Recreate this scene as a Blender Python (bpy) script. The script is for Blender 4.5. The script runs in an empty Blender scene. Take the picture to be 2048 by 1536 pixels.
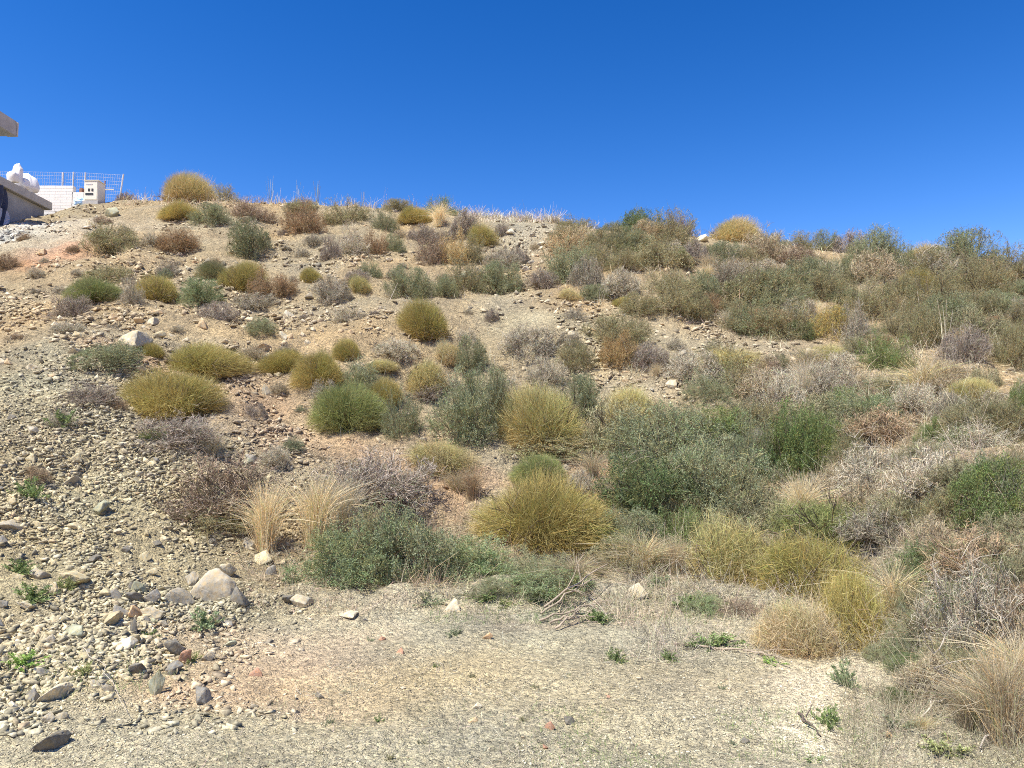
import bpy, math, random
import numpy as np
from math import radians as R
S = bpy.context.scene
COL = S.collection
# ------------------------------------------------------------------ camera, sky, sun, exposure
F = 1500.0; CH = 1.6; PITCH = R(4.3)
cam = bpy.data.cameras.new('camera'); camo = bpy.data.objects.new('camera', cam); COL.objects.link(camo)
cam.sensor_width = 36; cam.lens = 36*F/2048; cam.clip_start = .05; cam.clip_end = 3000
camo.location = (0, 0, CH); camo.rotation_euler = (math.pi/2+PITCH, 0, 0)
S.camera = camo
sun_to = np.array([-.40, -.36, 1.0]); sun_to /= np.linalg.norm(sun_to)      # towards the sun
W = bpy.data.worlds.new('World'); S.world = W; W.use_nodes = True
nt = W.node_tree; nt.nodes.clear()
wo = nt.nodes.new('ShaderNodeOutputWorld'); bg = nt.nodes.new('ShaderNodeBackground')
sky = nt.nodes.new('ShaderNodeTexSky'); sky.sky_type = 'NISHITA'; sky.sun_disc = False
sky.sun_elevation = math.asin(sun_to[2]); sky.sun_rotation = math.atan2(sun_to[0], sun_to[1])
sky.altitude = 600; sky.air_density = 1.0; sky.dust_density = .15; sky.ozone_density = 3.5
hs = nt.nodes.new('ShaderNodeHueSaturation'); hs.inputs['Saturation'].default_value = 1.36; hs.inputs['Hue'].default_value = .505
hs.inputs['Value'].default_value = 1.0
tn = nt.nodes.new('ShaderNodeMix'); tn.data_type = 'RGBA'; tn.blend_type = 'MULTIPLY'; tn.inputs[0].default_value = 1; tn.inputs[7].default_value = (1.06, .93, 1.12, 1)
nt.links.new(sky.outputs[0], hs.inputs['Color']); nt.links.new(hs.outputs[0], tn.inputs[6]); gm = nt.nodes.new('ShaderNodeGamma'); gm.inputs[1].default_value = 1.4; t2 = nt.nodes.new('ShaderNodeMix'); t2.data_type = 'RGBA'; t2.blend_type = 'MULTIPLY'; t2.inputs[0].default_value = 1; t2.inputs[7].default_value = (1.635, .94, .56, 1)
nt.links.new(tn.outputs[2], gm.inputs[0]); nt.links.new(gm.outputs[0], t2.inputs[6]); nt.links.new(t2.outputs[2], bg.inputs[0]); nt.links.new(bg.outputs[0], wo.inputs[0])
bg.inputs[1].default_value = .103
sl = bpy.data.lights.new('sun', 'SUN'); sl.energy = 4.95; sl.angle = R(.5); sl.color = (1, .95, .84)
so = bpy.data.objects.new('sun', sl); COL.objects.link(so)
from mathutils import Vector
so.rotation_euler = Vector(sun_to).to_track_quat('Z', 'Y').to_euler(); so.location = (-20, -10, 30)
S.view_settings.view_transform = 'Standard'; S.view_settings.look = 'None'
S.view_settings.gamma = 1; S.view_settings.exposure = .74
S.render.engine = 'CYCLES'; S.cycles.max_bounces = 6; S.cycles.transparent_max_bounces = 4; S.cycles.pixel_filter_type = 'BLACKMAN_HARRIS'; S.cycles.filter_width = 1.0; S.cycles.use_denoising = False

rng = np.random.default_rng(7); random.seed(7)
# ------------------------------------------------------------------ noise
def _h(i, j, s):
    n = (i.astype(np.int64)*374761393 + j.astype(np.int64)*668265263 + s*1442695041) & 0xffffffff
    n = ((n ^ (n >> 13))*1274126177) & 0xffffffff
    return ((n ^ (n >> 16)) & 0xffff)/65535.0
def vn(x, y, s=0):
    xi = np.floor(x); yi = np.floor(y); fx = x-xi; fy = y-yi
    fx = fx*fx*(3-2*fx); fy = fy*fy*(3-2*fy)
    a = _h(xi, yi, s); b = _h(xi+1, yi, s); c = _h(xi, yi+1, s); d = _h(xi+1, yi+1, s)
    return (a*(1-fx)+b*fx)*(1-fy)+(c*(1-fx)+d*fx)*fy-.5
def fbm(x, y, s=0, o=4, g=.5):
    t = 0; a = 1; f = 1
    for k in range(o):
        t = t+a*vn(x*f+17.3*k, y*f-9.1*k, s+k); a *= g; f *= 2.03
    return t
# ------------------------------------------------------------------ terrain
def tpy(py): return np.tan(PITCH+np.arctan((768-np.asarray(py, float))/F))
TP = np.array([0, 50, 100, 170, 250, 400, 560, 740, 900, 1100, 1250, 1400, 1600, 1800, 2048], float)
TC = tpy([449, 436, 427, 408, 399, 400, 404, 411, 426, 440, 460, 472, 492, 514, 543])
def uu(px, py): return (np.asarray(px, float)-1024)/F*(math.cos(PITCH)+math.sin(PITCH)*tpy(py))      # x / y of the ray through a pixel
TU = uu(TP, 430)
TY = np.array([22.5, 23.6, 25, 26, 27, 27, 27, 26, 25, 24, 23, 22.5, 21.5, 20.5, 19.5])
FU = np.array([-.9, -.68, -.5, -.34, -.1, .1, .3, .45, .58, .68, .9]); FY = np.array([4.4, 4.8, 5.7, 7.0, 7.6, 7.8, 7.6, 6.6, 5.0, 4.2, 3.8])
def sst(a, b, x):
    t = np.clip((x-a)/(b-a), 0, 1); return t*t*(3-2*t)
def polar(x, y):
    th = np.arctan2(x, y); r = np.hypot(x, y); tc = np.clip(th, -.87, .87)
    return th, np.tan(tc), r*np.cos(tc)
def height(x, y, detail=True):
    x = np.asarray(x, float); y = np.asarray(y, float)
    th, u, yy = polar(x, y)
    f = np.interp(u, FU, FY); yc = np.interp(u, TU, TY); zc = CH+np.interp(u, TU, TC)*yc
    k = zc/(yc-f); w = .55
    q = (yy-f)/w
    z = k*w*np.logaddexp(0, np.clip(q, -60, 5000))
    cap = zc-.035*np.maximum(yy-yc, 0)+.0*(yy-yc)
    kk = .5; hh = np.clip(.5+.5*(cap-z)/kk, 0, 1)
    z = cap*(1-hh)+z*hh-kk*hh*(1-hh)
    z = z+.12*(1-sst(yc-2, yc+1, yy))*sst(yc-5, yc-1, yy)
    m = sst(f, f+2.5, yy); mc = 1-sst(yc-3.5, yc-.5, yy)*.85
    z = z+m*mc*(.55*fbm(x*.28, y*.28, 3, 3)+.22*fbm(x*.9, y*.9, 5, 3))
    z = z+(1-m)*.035*fbm(x*2.2, y*2.2, 91, 3)
    bk = np.exp(-((yy-(f-.30+.25*fbm(x*.9, y*.2, 95, 2)))/.20)**2)*sst(-.48, -.3, u)*(1-sst(.32, .45, u)); z = z+bk*(.07+.16*fbm(x*2.1, y*2.1, 97, 3))
    back = sst(2.3, 1.2, np.abs(th)) if False else 1-sst(1.2, 2.3, np.abs(th))
    z = z*back
    z = z+.05*fbm(x*.8, y*.8, 11, 2)
    if detail:
        z = z+(.02+.05*m)*fbm(x*3.1, y*3.1, 21, 3)+(.006+.024*m)*fbm(x*13, y*13, 31, 2)
    return z
# table: depth for (px,py)
_us = np.linspace(-1.0, 1.0, 321); _ys = np.linspace(2.2, 30, 1400)
_U, _Y = np.meshgrid(_us, _ys, indexing='ij')
_T = np.maximum.accumulate((height(_U*_Y, _Y, True)-CH)/_Y, axis=1)
_pys = np.linspace(380, 1560, 600); _tt = tpy(_pys)
DT = np.array([np.interp(_tt, _T[i], _ys) for i in range(len(_us))])
# rays above the skyline: park them on the crest
_yc = np.interp(_us, TU, TY)
DT = np.minimum(DT, (_yc+.1)[:, None])
def depth(px, py):
    u = uu(px, py)
    a = np.clip((u+1)/2*320, 0, 319.999); b = np.clip((np.asarray(py, float)-380)/1180*599, 0, 598.999)
    i = a.astype(int); j = b.astype(int); fa = a-i; fb = b-j
    return (DT[i, j]*(1-fa)+DT[i+1, j]*fa)*(1-fb)+(DT[i, j+1]*(1-fa)+DT[i+1, j+1]*fa)*fb
def ground_at(px, py):
    y = depth(px, py); x = uu(px, py)*y
    # ray depth vs camera axis are the same to within the small pitch
    return x, y, height(x, y)
# ------------------------------------------------------------------ materials
def new_mat(name, rough=.85, spec=.2):
    m = bpy.data.materials.new(name); m.use_nodes = True; n = m.node_tree
    p = n.nodes['Principled BSDF']; p.inputs['Roughness'].default_value = rough
    p.inputs['Specular IOR Level'].default_value = spec
    return m, n, p
def N(n, t, **kw):
    o = n.nodes.new(t)
    for k, v in kw.items():
        if k in o.inputs: o.inputs[k].default_value = v
        else: setattr(o, k, v)
    return o
def mix(n, a, b, fac, mode='MIX'):
    m = n.nodes.new('ShaderNodeMix'); m.data_type = 'RGBA'; m.blend_type = mode
    for s, v in ((6, a), (7, b), (0, fac)):
        if hasattr(v, 'links') or isinstance(v, bpy.types.NodeSocket): n.links.new(v, m.inputs[s])
        elif s == 0: m.inputs[0].default_value = v
        else: m.inputs[s].default_value = (*v, 1)
    return m.outputs[2]
def ramp(n, src, pts):
    r = n.nodes.new('ShaderNodeValToRGB'); e = r.color_ramp.elements
    while len(e) < len(pts): e.new(.5)
    for k, (p, c) in enumerate(pts):
        e[k].position = p; e[k].color = (*c, 1) if hasattr(c, '__len__') else (c, c, c, 1)
    n.links.new(src, r.inputs[0]); return r.outputs[0]
def plant_mat(name, trans=.0, lo=.55, hi=1.45, shift=(1.12, .9, .68)):
    m, n, p = new_mat(name, .7, .15)
    oi = N(n, 'ShaderNodeObjectInfo'); at = N(n, 'ShaderNodeAttribute', attribute_name='v')
    sp = N(n, 'ShaderNodeSeparateColor'); n.links.new(at.outputs['Color'], sp.inputs[0])
    b = ramp(n, sp.outputs[0], [(0, lo), (1, hi)])
    c = mix(n, oi.outputs['Color'], b, 1.0, 'MULTIPLY')
    c2 = mix(n, c, shift, 1.0, 'MULTIPLY')
    c4 = mix(n, c, (.74, 1.0, .62), 1.0, 'MULTIPLY'); c = mix(n, c, c4, sp.outputs[2]); c3 = mix(n, c, c2, sp.outputs[1])
    n.links.new(c3, p.inputs['Base Color'])
    if trans:
        tr = N(n, 'ShaderNodeBsdfTranslucent'); n.links.new(c3, tr.inputs['Color'])
        ms = N(n, 'ShaderNodeMixShader'); ms.inputs[0].default_value = trans
        n.links.new(p.outputs[0], ms.inputs[1]); n.links.new(tr.outputs[0], ms.inputs[2])
        n.links.new(ms.outputs[0], n.nodes['Material Output'].inputs[0])
    return m
M_LEAF = plant_mat('leaf', .25); M_TWIG = plant_mat('twig', 0, .5, 1.5, (1.1, .85, .7)); M_STRAW = plant_mat('straw', .3, .6, 1.35, (1.1, .85, .6))
M_WOOD = plant_mat('wood', 0, .6, 1.4, (1.1, .9, .8))
def rock_mat():
    m, n, p = new_mat('rock', .8, .25)
    oi = N(n, 'ShaderNodeObjectInfo'); tc = N(n, 'ShaderNodeTexCoord')
    mp = N(n, 'ShaderNodeVectorMath', operation='ADD'); n.links.new(tc.outputs['Object'], mp.inputs[0])
    rr = N(n, 'ShaderNodeMath', operation='MULTIPLY'); rr.inputs[1].default_value = 40; n.links.new(oi.outputs['Random'], rr.inputs[0]); n.links.new(rr.outputs[0], mp.inputs[1])
    no = N(n, 'ShaderNodeTexNoise', Scale=1.7, Detail=9, Roughness=.65); n.links.new(mp.outputs[0], no.inputs['Vector'])
    n2 = N(n, 'ShaderNodeTexNoise', Scale=9, Detail=6, Roughness=.7); n.links.new(mp.outputs[0], n2.inputs['Vector'])
    b = ramp(n, no.outputs[0], [(.3, .55), (.5, .95), (.7, 1.35)])
    c = mix(n, oi.outputs['Color'], b, 1, 'MULTIPLY')
    b2 = ramp(n, n2.outputs[0], [(.42, (1, 1, 1)), (.62, (1.25, 1.05, .75))])
    c = mix(n, c, b2, 1, 'MULTIPLY')
    vo = N(n, 'ShaderNodeTexVoronoi', feature='DISTANCE_TO_EDGE', Scale=2.2); 
    wv = mix(n, (0, 0, 0), (0, 0, 0), 0)
    add = N(n, 'ShaderNodeVectorMath', operation='ADD'); n.links.new(mp.outputs[0], add.inputs[0]); n.links.new(no.outputs['Color'], add.inputs[1]); n.links.new(add.outputs[0], vo.inputs['Vector'])
    cr = ramp(n, vo.outputs[0], [(0, .5), (.035, 1)])
    c = mix(n, c, cr, .6, 'MULTIPLY')
    n.links.new(c, p.inputs['Base Color'])
    bp = N(n, 'ShaderNodeBump', Strength=.6, Distance=.02); n.links.new(no.outputs[0], bp.inputs['Height']); n.links.new(bp.outputs[0], p.inputs['Normal'])
    return m
M_ROCK = rock_mat()
def gravel_mat():
    m, n, p = new_mat('gravel', .85, .2)
    at = N(n, 'ShaderNodeAttribute', attribute_name='v'); geo = N(n, 'ShaderNodeNewGeometry')
    no = N(n, 'ShaderNodeTexNoise', Scale=45, Detail=4); n.links.new(geo.outputs['Position'], no.inputs['Vector'])
    c = mix(n, at.outputs['Color'], ramp(n, no.outputs[0], [(.3, .6), (.7, 1.35)]), 1, 'MULTIPLY')
    n.links.new(c, p.inputs['Base Color']); return m
M_GRAVEL = gravel_mat()
def soil_mat():
    m, n, p = new_mat('soil', .95, .1)
    at = N(n, 'ShaderNodeAttribute', attribute_name='v'); geo = N(n, 'ShaderNodeNewGeometry'); P = geo.outputs['Position']
    def noise(s, d=6, r=.6):
        o = N(n, 'ShaderNodeTexNoise', Scale=s, Detail=d, Roughness=r); n.links.new(P, o.inputs['Vector']); return o.outputs[0]
    c = mix(n, at.outputs['Color'], ramp(n, noise(1.3), [(.3, (.84, .84, .86)), (.7, (1.14, 1.12, 1.06))]), 1, 'MULTIPLY')
    c = mix(n, c, ramp(n, noise(16, 8, .75), [(.35, .55), (.5, 1), (.68, 1.3)]), 1, 'MULTIPLY')
    v1 = N(n, 'ShaderNodeTexVoronoi', Scale=38); n.links.new(P, v1.inputs['Vector'])
    v2 = N(n, 'ShaderNodeTexVoronoi', Scale=95); n.links.new(P, v2.inputs['Vector'])
    s1 = N(n, 'ShaderNodeSeparateColor'); n.links.new(v1.outputs['Color'], s1.inputs[0])
    s2 = N(n, 'ShaderNodeSeparateColor'); n.links.new(v2.outputs['Color'], s2.inputs[0])
    c = mix(n, c, ramp(n, s1.outputs[0], [(0, (.62, .64, .66)), (.5, (1, 1, 1)), (1, (1.3, 1.27, 1.2))]), .75, 'MULTIPLY')
    c = mix(n, c, ramp(n, s2.outputs[0], [(0, (.6, .6, .62)), (.5, (1, 1, 1)), (1, (1.35, 1.3, 1.2))]), .75, 'MULTIPLY')
    n.links.new(c, p.inputs['Base Color'])
    b1 = N(n, 'ShaderNodeBump', Strength=.8, Distance=.02, invert=True); n.links.new(v1.outputs['Distance'], b1.inputs['Height'])
    b2 = N(n, 'ShaderNodeBump', Strength=.85, Distance=.01, invert=True); n.links.new(v2.outputs['Distance'], b2.inputs['Height']); n.links.new(b1.outputs[0], b2.inputs['Normal'])
    b3 = N(n, 'ShaderNodeBump', Strength=.8, Distance=.03); n.links.new(noise(9, 8, .7), b3.inputs['Height']); n.links.new(b2.outputs[0], b3.inputs['Normal'])
    n.links.new(b3.outputs[0], p.inputs['Normal'])
    return m
M_SOIL = soil_mat()
def plain(name, col, rough=.8, noise=6, lo=.8, hi=1.15, bump=.2, metal=0):
    m, n, p = new_mat(name, rough, .3); p.inputs['Metallic'].default_value = metal
    tc = N(n, 'ShaderNodeTexCoord'); no = N(n, 'ShaderNodeTexNoise', Scale=noise, Detail=8, Roughness=.65); n.links.new(tc.outputs['Object'], no.inputs['Vector'])
    c = mix(n, col, ramp(n, no.outputs[0], [(.3, lo), (.7, hi)]), 1, 'MULTIPLY'); n.links.new(c, p.inputs['Base Color'])
    bp = N(n, 'ShaderNodeBump', Strength=bump, Distance=.02); n.links.new(no.outputs[0], bp.inputs['Height']); n.links.new(bp.outputs[0], p.inputs['Normal'])
    return m
# ------------------------------------------------------------------ mesh helpers
def mesh_np(name, V, faces, mat, v=None, smooth=False):
    """faces: list of (array nx3 or nx4)"""
    me = bpy.data.meshes.new(name); me.vertices.add(len(V)); me.vertices.foreach_set('co', np.asarray(V, np.float32).ravel())
    idx = np.concatenate([f.ravel() for f in faces]).astype(np.int32)
    tot = np.concatenate([np.full(len(f), f.shape[1]) for f in faces]).astype(np.int32)
    st = np.concatenate([[0], np.cumsum(tot)[:-1]]).astype(np.int32)
    me.loops.add(len(idx)); me.loops.foreach_set('vertex_index', idx)
    me.polygons.add(len(tot)); me.polygons.foreach_set('loop_start', st); me.polygons.foreach_set('loop_total', tot)
    if smooth: me.polygons.foreach_set('use_smooth', np.ones(len(tot), bool))
    me.update(calc_edges=True)
    if v is not None:
        a = me.color_attributes.new('v', 'FLOAT_COLOR', 'POINT'); v = np.asarray(v, np.float32)
        if v.shape[1] == 3: v = np.concatenate([v, np.ones((len(v), 1), np.float32)], 1)
        a.data.foreach_set('color', v.ravel())
    me.materials.append(mat); return me
def link(name, me, parent=None):
    o = bpy.data.objects.new(name, me); COL.objects.link(o)
    if parent: o.parent = parent
    return o
def tag(o, label=None, cat=None, group=None, kind=None):
    if label: o['label'] = label
    if cat: o['category'] = cat
    if group: o['group'] = group
    if kind: o['kind'] = kind
    return o
def nrm(a): return a/np.maximum(np.linalg.norm(a, axis=-1, keepdims=True), 1e-9)
def norm_ribs(*R):
    A = np.concatenate(R[0].V); sx, sy = (np.percentile(np.abs(A[:, i]), 97) for i in (0, 1)); sz = np.percentile(A[:, 2], 98.5)
    k = np.array([1/sx, 1/sy, 1/sz])
    for r in R: r.V = [v*k for v in r.V]
class Rib:
    """curved tapered ribbons collected into one mesh"""
    def __init__(s): s.V = []; s.Q = []; s.T = []; s.C = []; s.n = 0
    def add(s, P0, P1, P2, w0, w2, c, rg):
        # P0,P1,P2: (n,3); w0 base width, w2 tip width; quad + quad
        n = len(P0)
        if n == 0: return
        d = nrm(P2-P0); side = nrm(np.cross(d, rg.normal(size=(n, 3))))
        w0 = np.broadcast_to(w0, (n,))[:, None]/2; w2 = np.broadcast_to(w2, (n,))[:, None]/2; w1 = (w0+w2)/2
        V = np.stack([P0-side*w0, P0+side*w0, P1+side*w1, P1-side*w1, P2+side*w2, P2-side*w2], 1).reshape(-1, 3)
        b = s.n+np.arange(n)[:, None]*6
        s.Q.append(b+np.array([0, 1, 2, 3])); s.Q.append(b+np.array([3, 2, 4, 5]))
        s.V.append(V); s.C.append(np.repeat(c, 6, axis=0)); s.n += 6*n
    def leaf(s, P, D, L, w, c, rg):
        n = len(P); side = nrm(np.cross(D, rg.normal(size=(n, 3))))
        L = np.broadcast_to(L, (n,))[:, None]; w = np.broadcast_to(w, (n,))[:, None]/2
        V = np.stack([P, P+D*L*.5+side*w, P+D*L, P+D*L*.5-side*w], 1).reshape(-1, 3)
        b = s.n+np.arange(n)[:, None]*4
        s.Q.append(b+np.array([0, 1, 2, 3])); s.V.append(V); s.C.append(np.repeat(c, 4, axis=0)); s.n += 4*n
    def mesh(s, name, mat): return mesh_np(name, np.concatenate(s.V), [np.concatenate(s.Q)], mat, np.concatenate(s.C))
def vcol(n, rg, hue=.3):
    return np.stack([rg.random(n), (rg.random(n) < hue)*rg.random(n), (rg.random(n) < .2)*rg.random(n)], 1)
def lobes(rg, k=7, amp=.18):
    L = nrm(rg.normal(size=(k, 3))+np.array([0, 0, .3])); A = rg.uniform(-amp, amp, k)
    def f(d): return 1+(np.exp(-3*(1-np.clip(d@L.T, -1, 1)))*A).sum(-1)
    return f
def stems(rg, n, r, spread=.9, curve=.2, low=.0):
    az = rg.uniform(0, 2*math.pi, n); el = np.arcsin(rg.uniform(.04, 1, n))
    D = np.stack([np.cos(az)*np.cos(el)*spread, np.sin(az)*np.cos(el)*spread, np.sin(el)], 1)
    P0 = np.stack([rg.normal(0, .07, n), rg.normal(0, .07, n), np.full(n, -.15)], 1)
    return P0, nrm(D)
# ---- broom: dense dome of fine straight stems
def make_broom(seed, n=24000, wid=.0044, loose=0., cap=1.):
    rg = np.random.default_rng(seed); B = Rib()
    m = int(rg.integers(5, 8)); az = rg.uniform(0, 6.28, m)+np.arange(m); off = rg.uniform(.18, .5, m); cc = np.stack([np.cos(az)*off, np.sin(az)*off, rg.uniform(-.08, .05, m)], 1); cc[0] *= .3
    cr = rg.uniform(.42, .62, m); ch = rg.uniform(.66, .92, m)-off*.35; cr[0] = .72; ch[0] = .82
    pw = cr**2/np.sum(cr**2); ci = rg.choice(m, n, p=pw); f = lobes(rg, 14, .2)
    z = rg.uniform(-.15, 1, n); az = rg.uniform(0, 2*math.pi, n); rr = np.sqrt(np.clip(1-z*z, 0, 1))
    d = np.stack([rr*np.cos(az), rr*np.sin(az), z], 1)
    tip = cc[ci]+d*np.stack([cr[ci], cr[ci], ch[ci]], 1)*f(d)[:, None]*rg.uniform(.5, 1.0, n)[:, None]**.45
    tip *= 1+rg.normal(0, .05+.08*loose, n)[:, None]
    # stems spring from a woody middle and turn upwards
    org = tip*np.array([.45, .45, .1])+rg.normal(0, .05, (n, 3))
    dirn = nrm(tip-org); L = rg.uniform(.12, .36, n)[:, None]
    P2 = tip+np.array([0, 0, .03]); P0 = P2-nrm(dirn+rg.normal(0, .26+.25*loose, (n, 3)))*L
    P1 = (P0+P2)/2+rg.normal(0, .02+.02*loose, (n, 3))
    c = vcol(n, rg, .35); dn = np.linalg.norm(tip, axis=1)
    # old stems low in the bush are browner
    c[:, 0] = np.clip(c[:, 0]*.7+.3*rg.random(m)[ci], 0, 1); sw = .5+.5*np.sin(tip@rg.normal(0, 4, 3)+rg.uniform(0, 6)); c[:, 2] = np.clip(c[:, 2]+.5*rg.random(m)[ci]*sw, 0, 1)
    c[:, 1] = np.clip(c[:, 1]+np.where(rg.random(n) < .75, np.clip(.38-z, 0, .6)*1.3, 0), 0, 1)
    B.add(P0, P1, P2, wid, wid*.35, c, rg)
    W = Rib(); k = 150; P0, D = stems(rg, k, 1)
    L = rg.uniform(.5, .85, k)[:, None]; P2 = P0+D*L; P1 = (P0+P2)/2+rg.normal(0, .05, (k, 3)); W.add(P0, P1, P2, .03, .008, vcol(k, rg), rg)
    W.add(P0, P1+.01, P2, .03, .008, vcol(k, rg), rg)
    k2 = 900; i = rg.integers(0, k, k2); t = rg.uniform(.3, 1, k2)[:, None]; Q0 = P0[i]*(1-t)+P2[i]*t
    DD = nrm(D[i]+rg.normal(0, .6, (k2, 3))); Q2 = Q0+DD*rg.uniform(.1, .3, k2)[:, None]; W.add(Q0, (Q0+Q2)/2, Q2, .01, .004, vcol(k2, rg), rg)
    norm_ribs(B, W); return B.mesh('broom_foliage', M_LEAF), W.mesh('broom_stem', M_WOOD)
# ---- branching skeleton
def skeleton(rg, n0=34, n1=9, n2=7, n3=4, up=.25, wig=.55):
    f = lobes(rg, 8, .28)
    P0, D = stems(rg, n0, 1, 1.1)
    L = rg.uniform(.5, .88, n0)
    lv = []
    P2 = P0+D*L[:, None]; P1 = (P0+P2)/2+rg.normal(0, .05, (n0, 3)); lv.append((P0, P1, P2, D))
    for k, (m, ll, a) in enumerate(((n1, .38, wig), (n2, .22, wig*1.2), (n3, .12, wig*1.4))):
        A0, A1, A2, AD = lv[-1]; n = len(A0)*m; i = np.repeat(np.arange(len(A0)), m)
        t = rg.uniform(.25, 1, n)[:, None]; q = (1-t)**2*A0[i]+2*t*(1-t)*A1[i]+t*t*A2[i]
        d = nrm(AD[i]+rg.normal(0, a, (n, 3))+np.array([0, 0, up])); l = rg.uniform(.5, 1.3, n)*ll
        e = q+d*l[:, None]
        dd = nrm(e); R_ = f(dd); rad = np.linalg.norm(e, axis=1); s = np.minimum(1, R_*rg.uniform(.86, 1.06, n)/np.maximum(rad, 1e-6)); e = e*s[:, None]
        lv.append((q, (q+e)/2+rg.normal(0, .12*ll, (n, 3)), e, nrm(e-q+1e-6)))
    return lv
def make_twiggy(seed, n0=34, dens=1., wid=.006):
    rg = np.random.default_rng(seed); lv = skeleton(rg, n0, 9, 6, 4)
    Wd = Rib(); P0, P1, P2, D = lv[0]; Wd.add(P0, P1, P2, .035, .012, vcol(len(P0), rg), rg); Wd.add(P0, P1, P2, .035, .012, vcol(len(P0), rg), rg)
    P0, P1, P2, D = lv[1]; Wd.add(P0, P1, P2, .014, .006, vcol(len(P0), rg), rg)
    T = Rib()
    P0, P1, P2, D = lv[2]; T.add(P0, P1, P2, wid*1.3, wid*.8, vcol(len(P0), rg), rg)
    P0, P1, P2, D = lv[3]; T.add(P0, P1, P2, wid, wid*.5, vcol(len(P0), rg), rg)
    norm_ribs(T, Wd); return T.mesh('twigs_mesh', M_TWIG), Wd.mesh('twiggy_stem', M_WOOD)
def make_leafy(seed, nl=13000, size=.026, n0=36, up=.12, hue=.25, wid=.0055):
    rg = np.random.default_rng(seed); lv = skeleton(rg, n0, 8, 6, 3, up)
    Wd = Rib(); P0, P1, P2, D = lv[0]; Wd.add(P0, P1, P2, .035, .012, vcol(len(P0), rg), rg); Wd.add(P0, P1, P2, .035, .012, vcol(len(P0), rg), rg)
    P0, P1, P2, D = lv[1]; Wd.add(P0, P1, P2, .014, .006, vcol(len(P0), rg), rg)
    T = Rib()
    P0, P1, P2, D = lv[2]; T.add(P0, P1, P2, wid, wid*.6, np.clip(vcol(len(P0), rg, 1)+[.2, .3, 0], 0, 1), rg)
    P0, P1, P2, D = lv[3]; T.add(P0, P1, P2, wid*.8, wid*.4, vcol(len(P0), rg, hue), rg)
    lim = np.repeat(np.arange(n0*8), 18); alive = rg.random(n0*8) > .2; tone = rg.random(n0*8); ok = np.where(alive[lim])[0]
    nl = int(nl); i = ok[rg.integers(0, len(ok), nl)]; t = rg.uniform(.1, 1.05, nl)[:, None]
    q = P0[i]*(1-t)+P2[i]*t+rg.normal(0, .008, (nl, 3)); d = nrm(D[i]+rg.normal(0, .8, (nl, 3)))
    c = vcol(nl, rg, hue); c[:, 0] = np.clip(.4*c[:, 0]+.6*tone[lim[i]], 0, 1); c[:, 1] = np.maximum(c[:, 1], (rg.random(n0*8) < .16)[lim[i]]*1.); c[:, 2] = np.clip(c[:, 2]*.5+.6*(rg.random(n0*8) < .25)[lim[i]], 0, 1)
    T.leaf(q, d, rg.uniform(.6, 1.4, nl)*size, rg.uniform(.35, .6, nl)*size, c, rg)
    norm_ribs(T, Wd); return T.mesh('leafy_foliage', M_LEAF), Wd.mesh('leafy_stem', M_WOOD)
def make_grass(seed, n=850, droop=.55, wid=.008, spread=.48):
    rg = np.random.default_rng(seed); B = Rib()
    az = rg.uniform(0, 2*math.pi, n); o = np.stack([rg.normal(0, .10, n), rg.normal(0, .10, n), np.full(n, -.05)], 1)
    L = rg.uniform(.35, 1.05, n)**.8; s = rg.gamma(2, spread/2, n)
    h = np.stack([np.cos(az), np.sin(az), 0*az], 1)
    P1 = o+h*(s*L*.45)[:, None]+np.array([0, 0, 1])*(L*.6)[:, None]
    P2 = o+h*(s*L*1.15+droop*L*L*.4*rg.random(n))[:, None]+np.array([0, 0, 1])*(L*(1-.25*np.minimum(s, 2)))[:, None]
    c = vcol(n, rg, .3); B.add(o, o*.5+P1*.5, P1, wid, wid*.8, c, rg); B.add(P1, (P1+P2)/2+np.array([0, 0, .02]), P2, wid*.8, wid*.25, c, rg)
    # seed heads
    k = n//4; i = rg.integers(0, n, k*4); t = rg.uniform(.72, 1, k*4)[:, None]; q = P1[i]*(1-t)+P2[i]*t
    B.leaf(q, nrm(P2[i]-P1[i]+rg.normal(0, .2, (k*4, 3))), .035, .01, vcol(k*4, rg, .4), rg)
    return B.mesh('grass_blades', M_STRAW)
def make_weed(seed, n=420):
    rg = np.random.default_rng(seed); B = Rib()
    ns = 26; az = rg.uniform(0, 2*math.pi, ns); el = rg.uniform(.2, 1.3, ns)
    D = np.stack([np.cos(az)*np.cos(el), np.sin(az)*np.cos(el), np.sin(el)], 1); L = rg.uniform(.5, 1.05, ns)[:, None]
    P0 = rg.normal(0, .06, (ns, 3))*[1, 1, 0]; P2 = P0+D*L; P1 = (P0+P2)/2+[0, 0, .06]; B.add(P0, P1, P2, .02, .008, vcol(ns, rg), rg)
    m = n*3; i = rg.integers(0, ns, m); t = rg.uniform(.15, 1.02, m)[:, None]; q = (1-t)**2*P0[i]+2*t*(1-t)*P1[i]+t*t*P2[i]
    B.leaf(q, nrm(D[i]*.8+rg.normal(0, .7, (m, 3))+[0, 0, .2]), rg.uniform(.08, .2, m), rg.uniform(.025, .06, m), vcol(m, rg, .15), rg)
    return B.mesh('weed_leaves', M_LEAF)
def make_stalk(seed):
    rg = np.random.default_rng(seed); B = Rib(); n = 7
    az = rg.uniform(0, 2*math.pi, n); s = rg.uniform(.05, .35, n); L = rg.uniform(.5, 1.05, n)
    o = rg.normal(0, .03, (n, 3))*[1, 1, 0]; P2 = o+np.stack([np.cos(az)*s, np.sin(az)*s, L], 1); P1 = (o+P2)/2+rg.normal(0, .02, (n, 3))
    for k in range(3): B.add(o, P1, P2, .022, .012, vcol(n, rg), rg)
    return B.mesh('stalk_mesh', M_TWIG)
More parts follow.
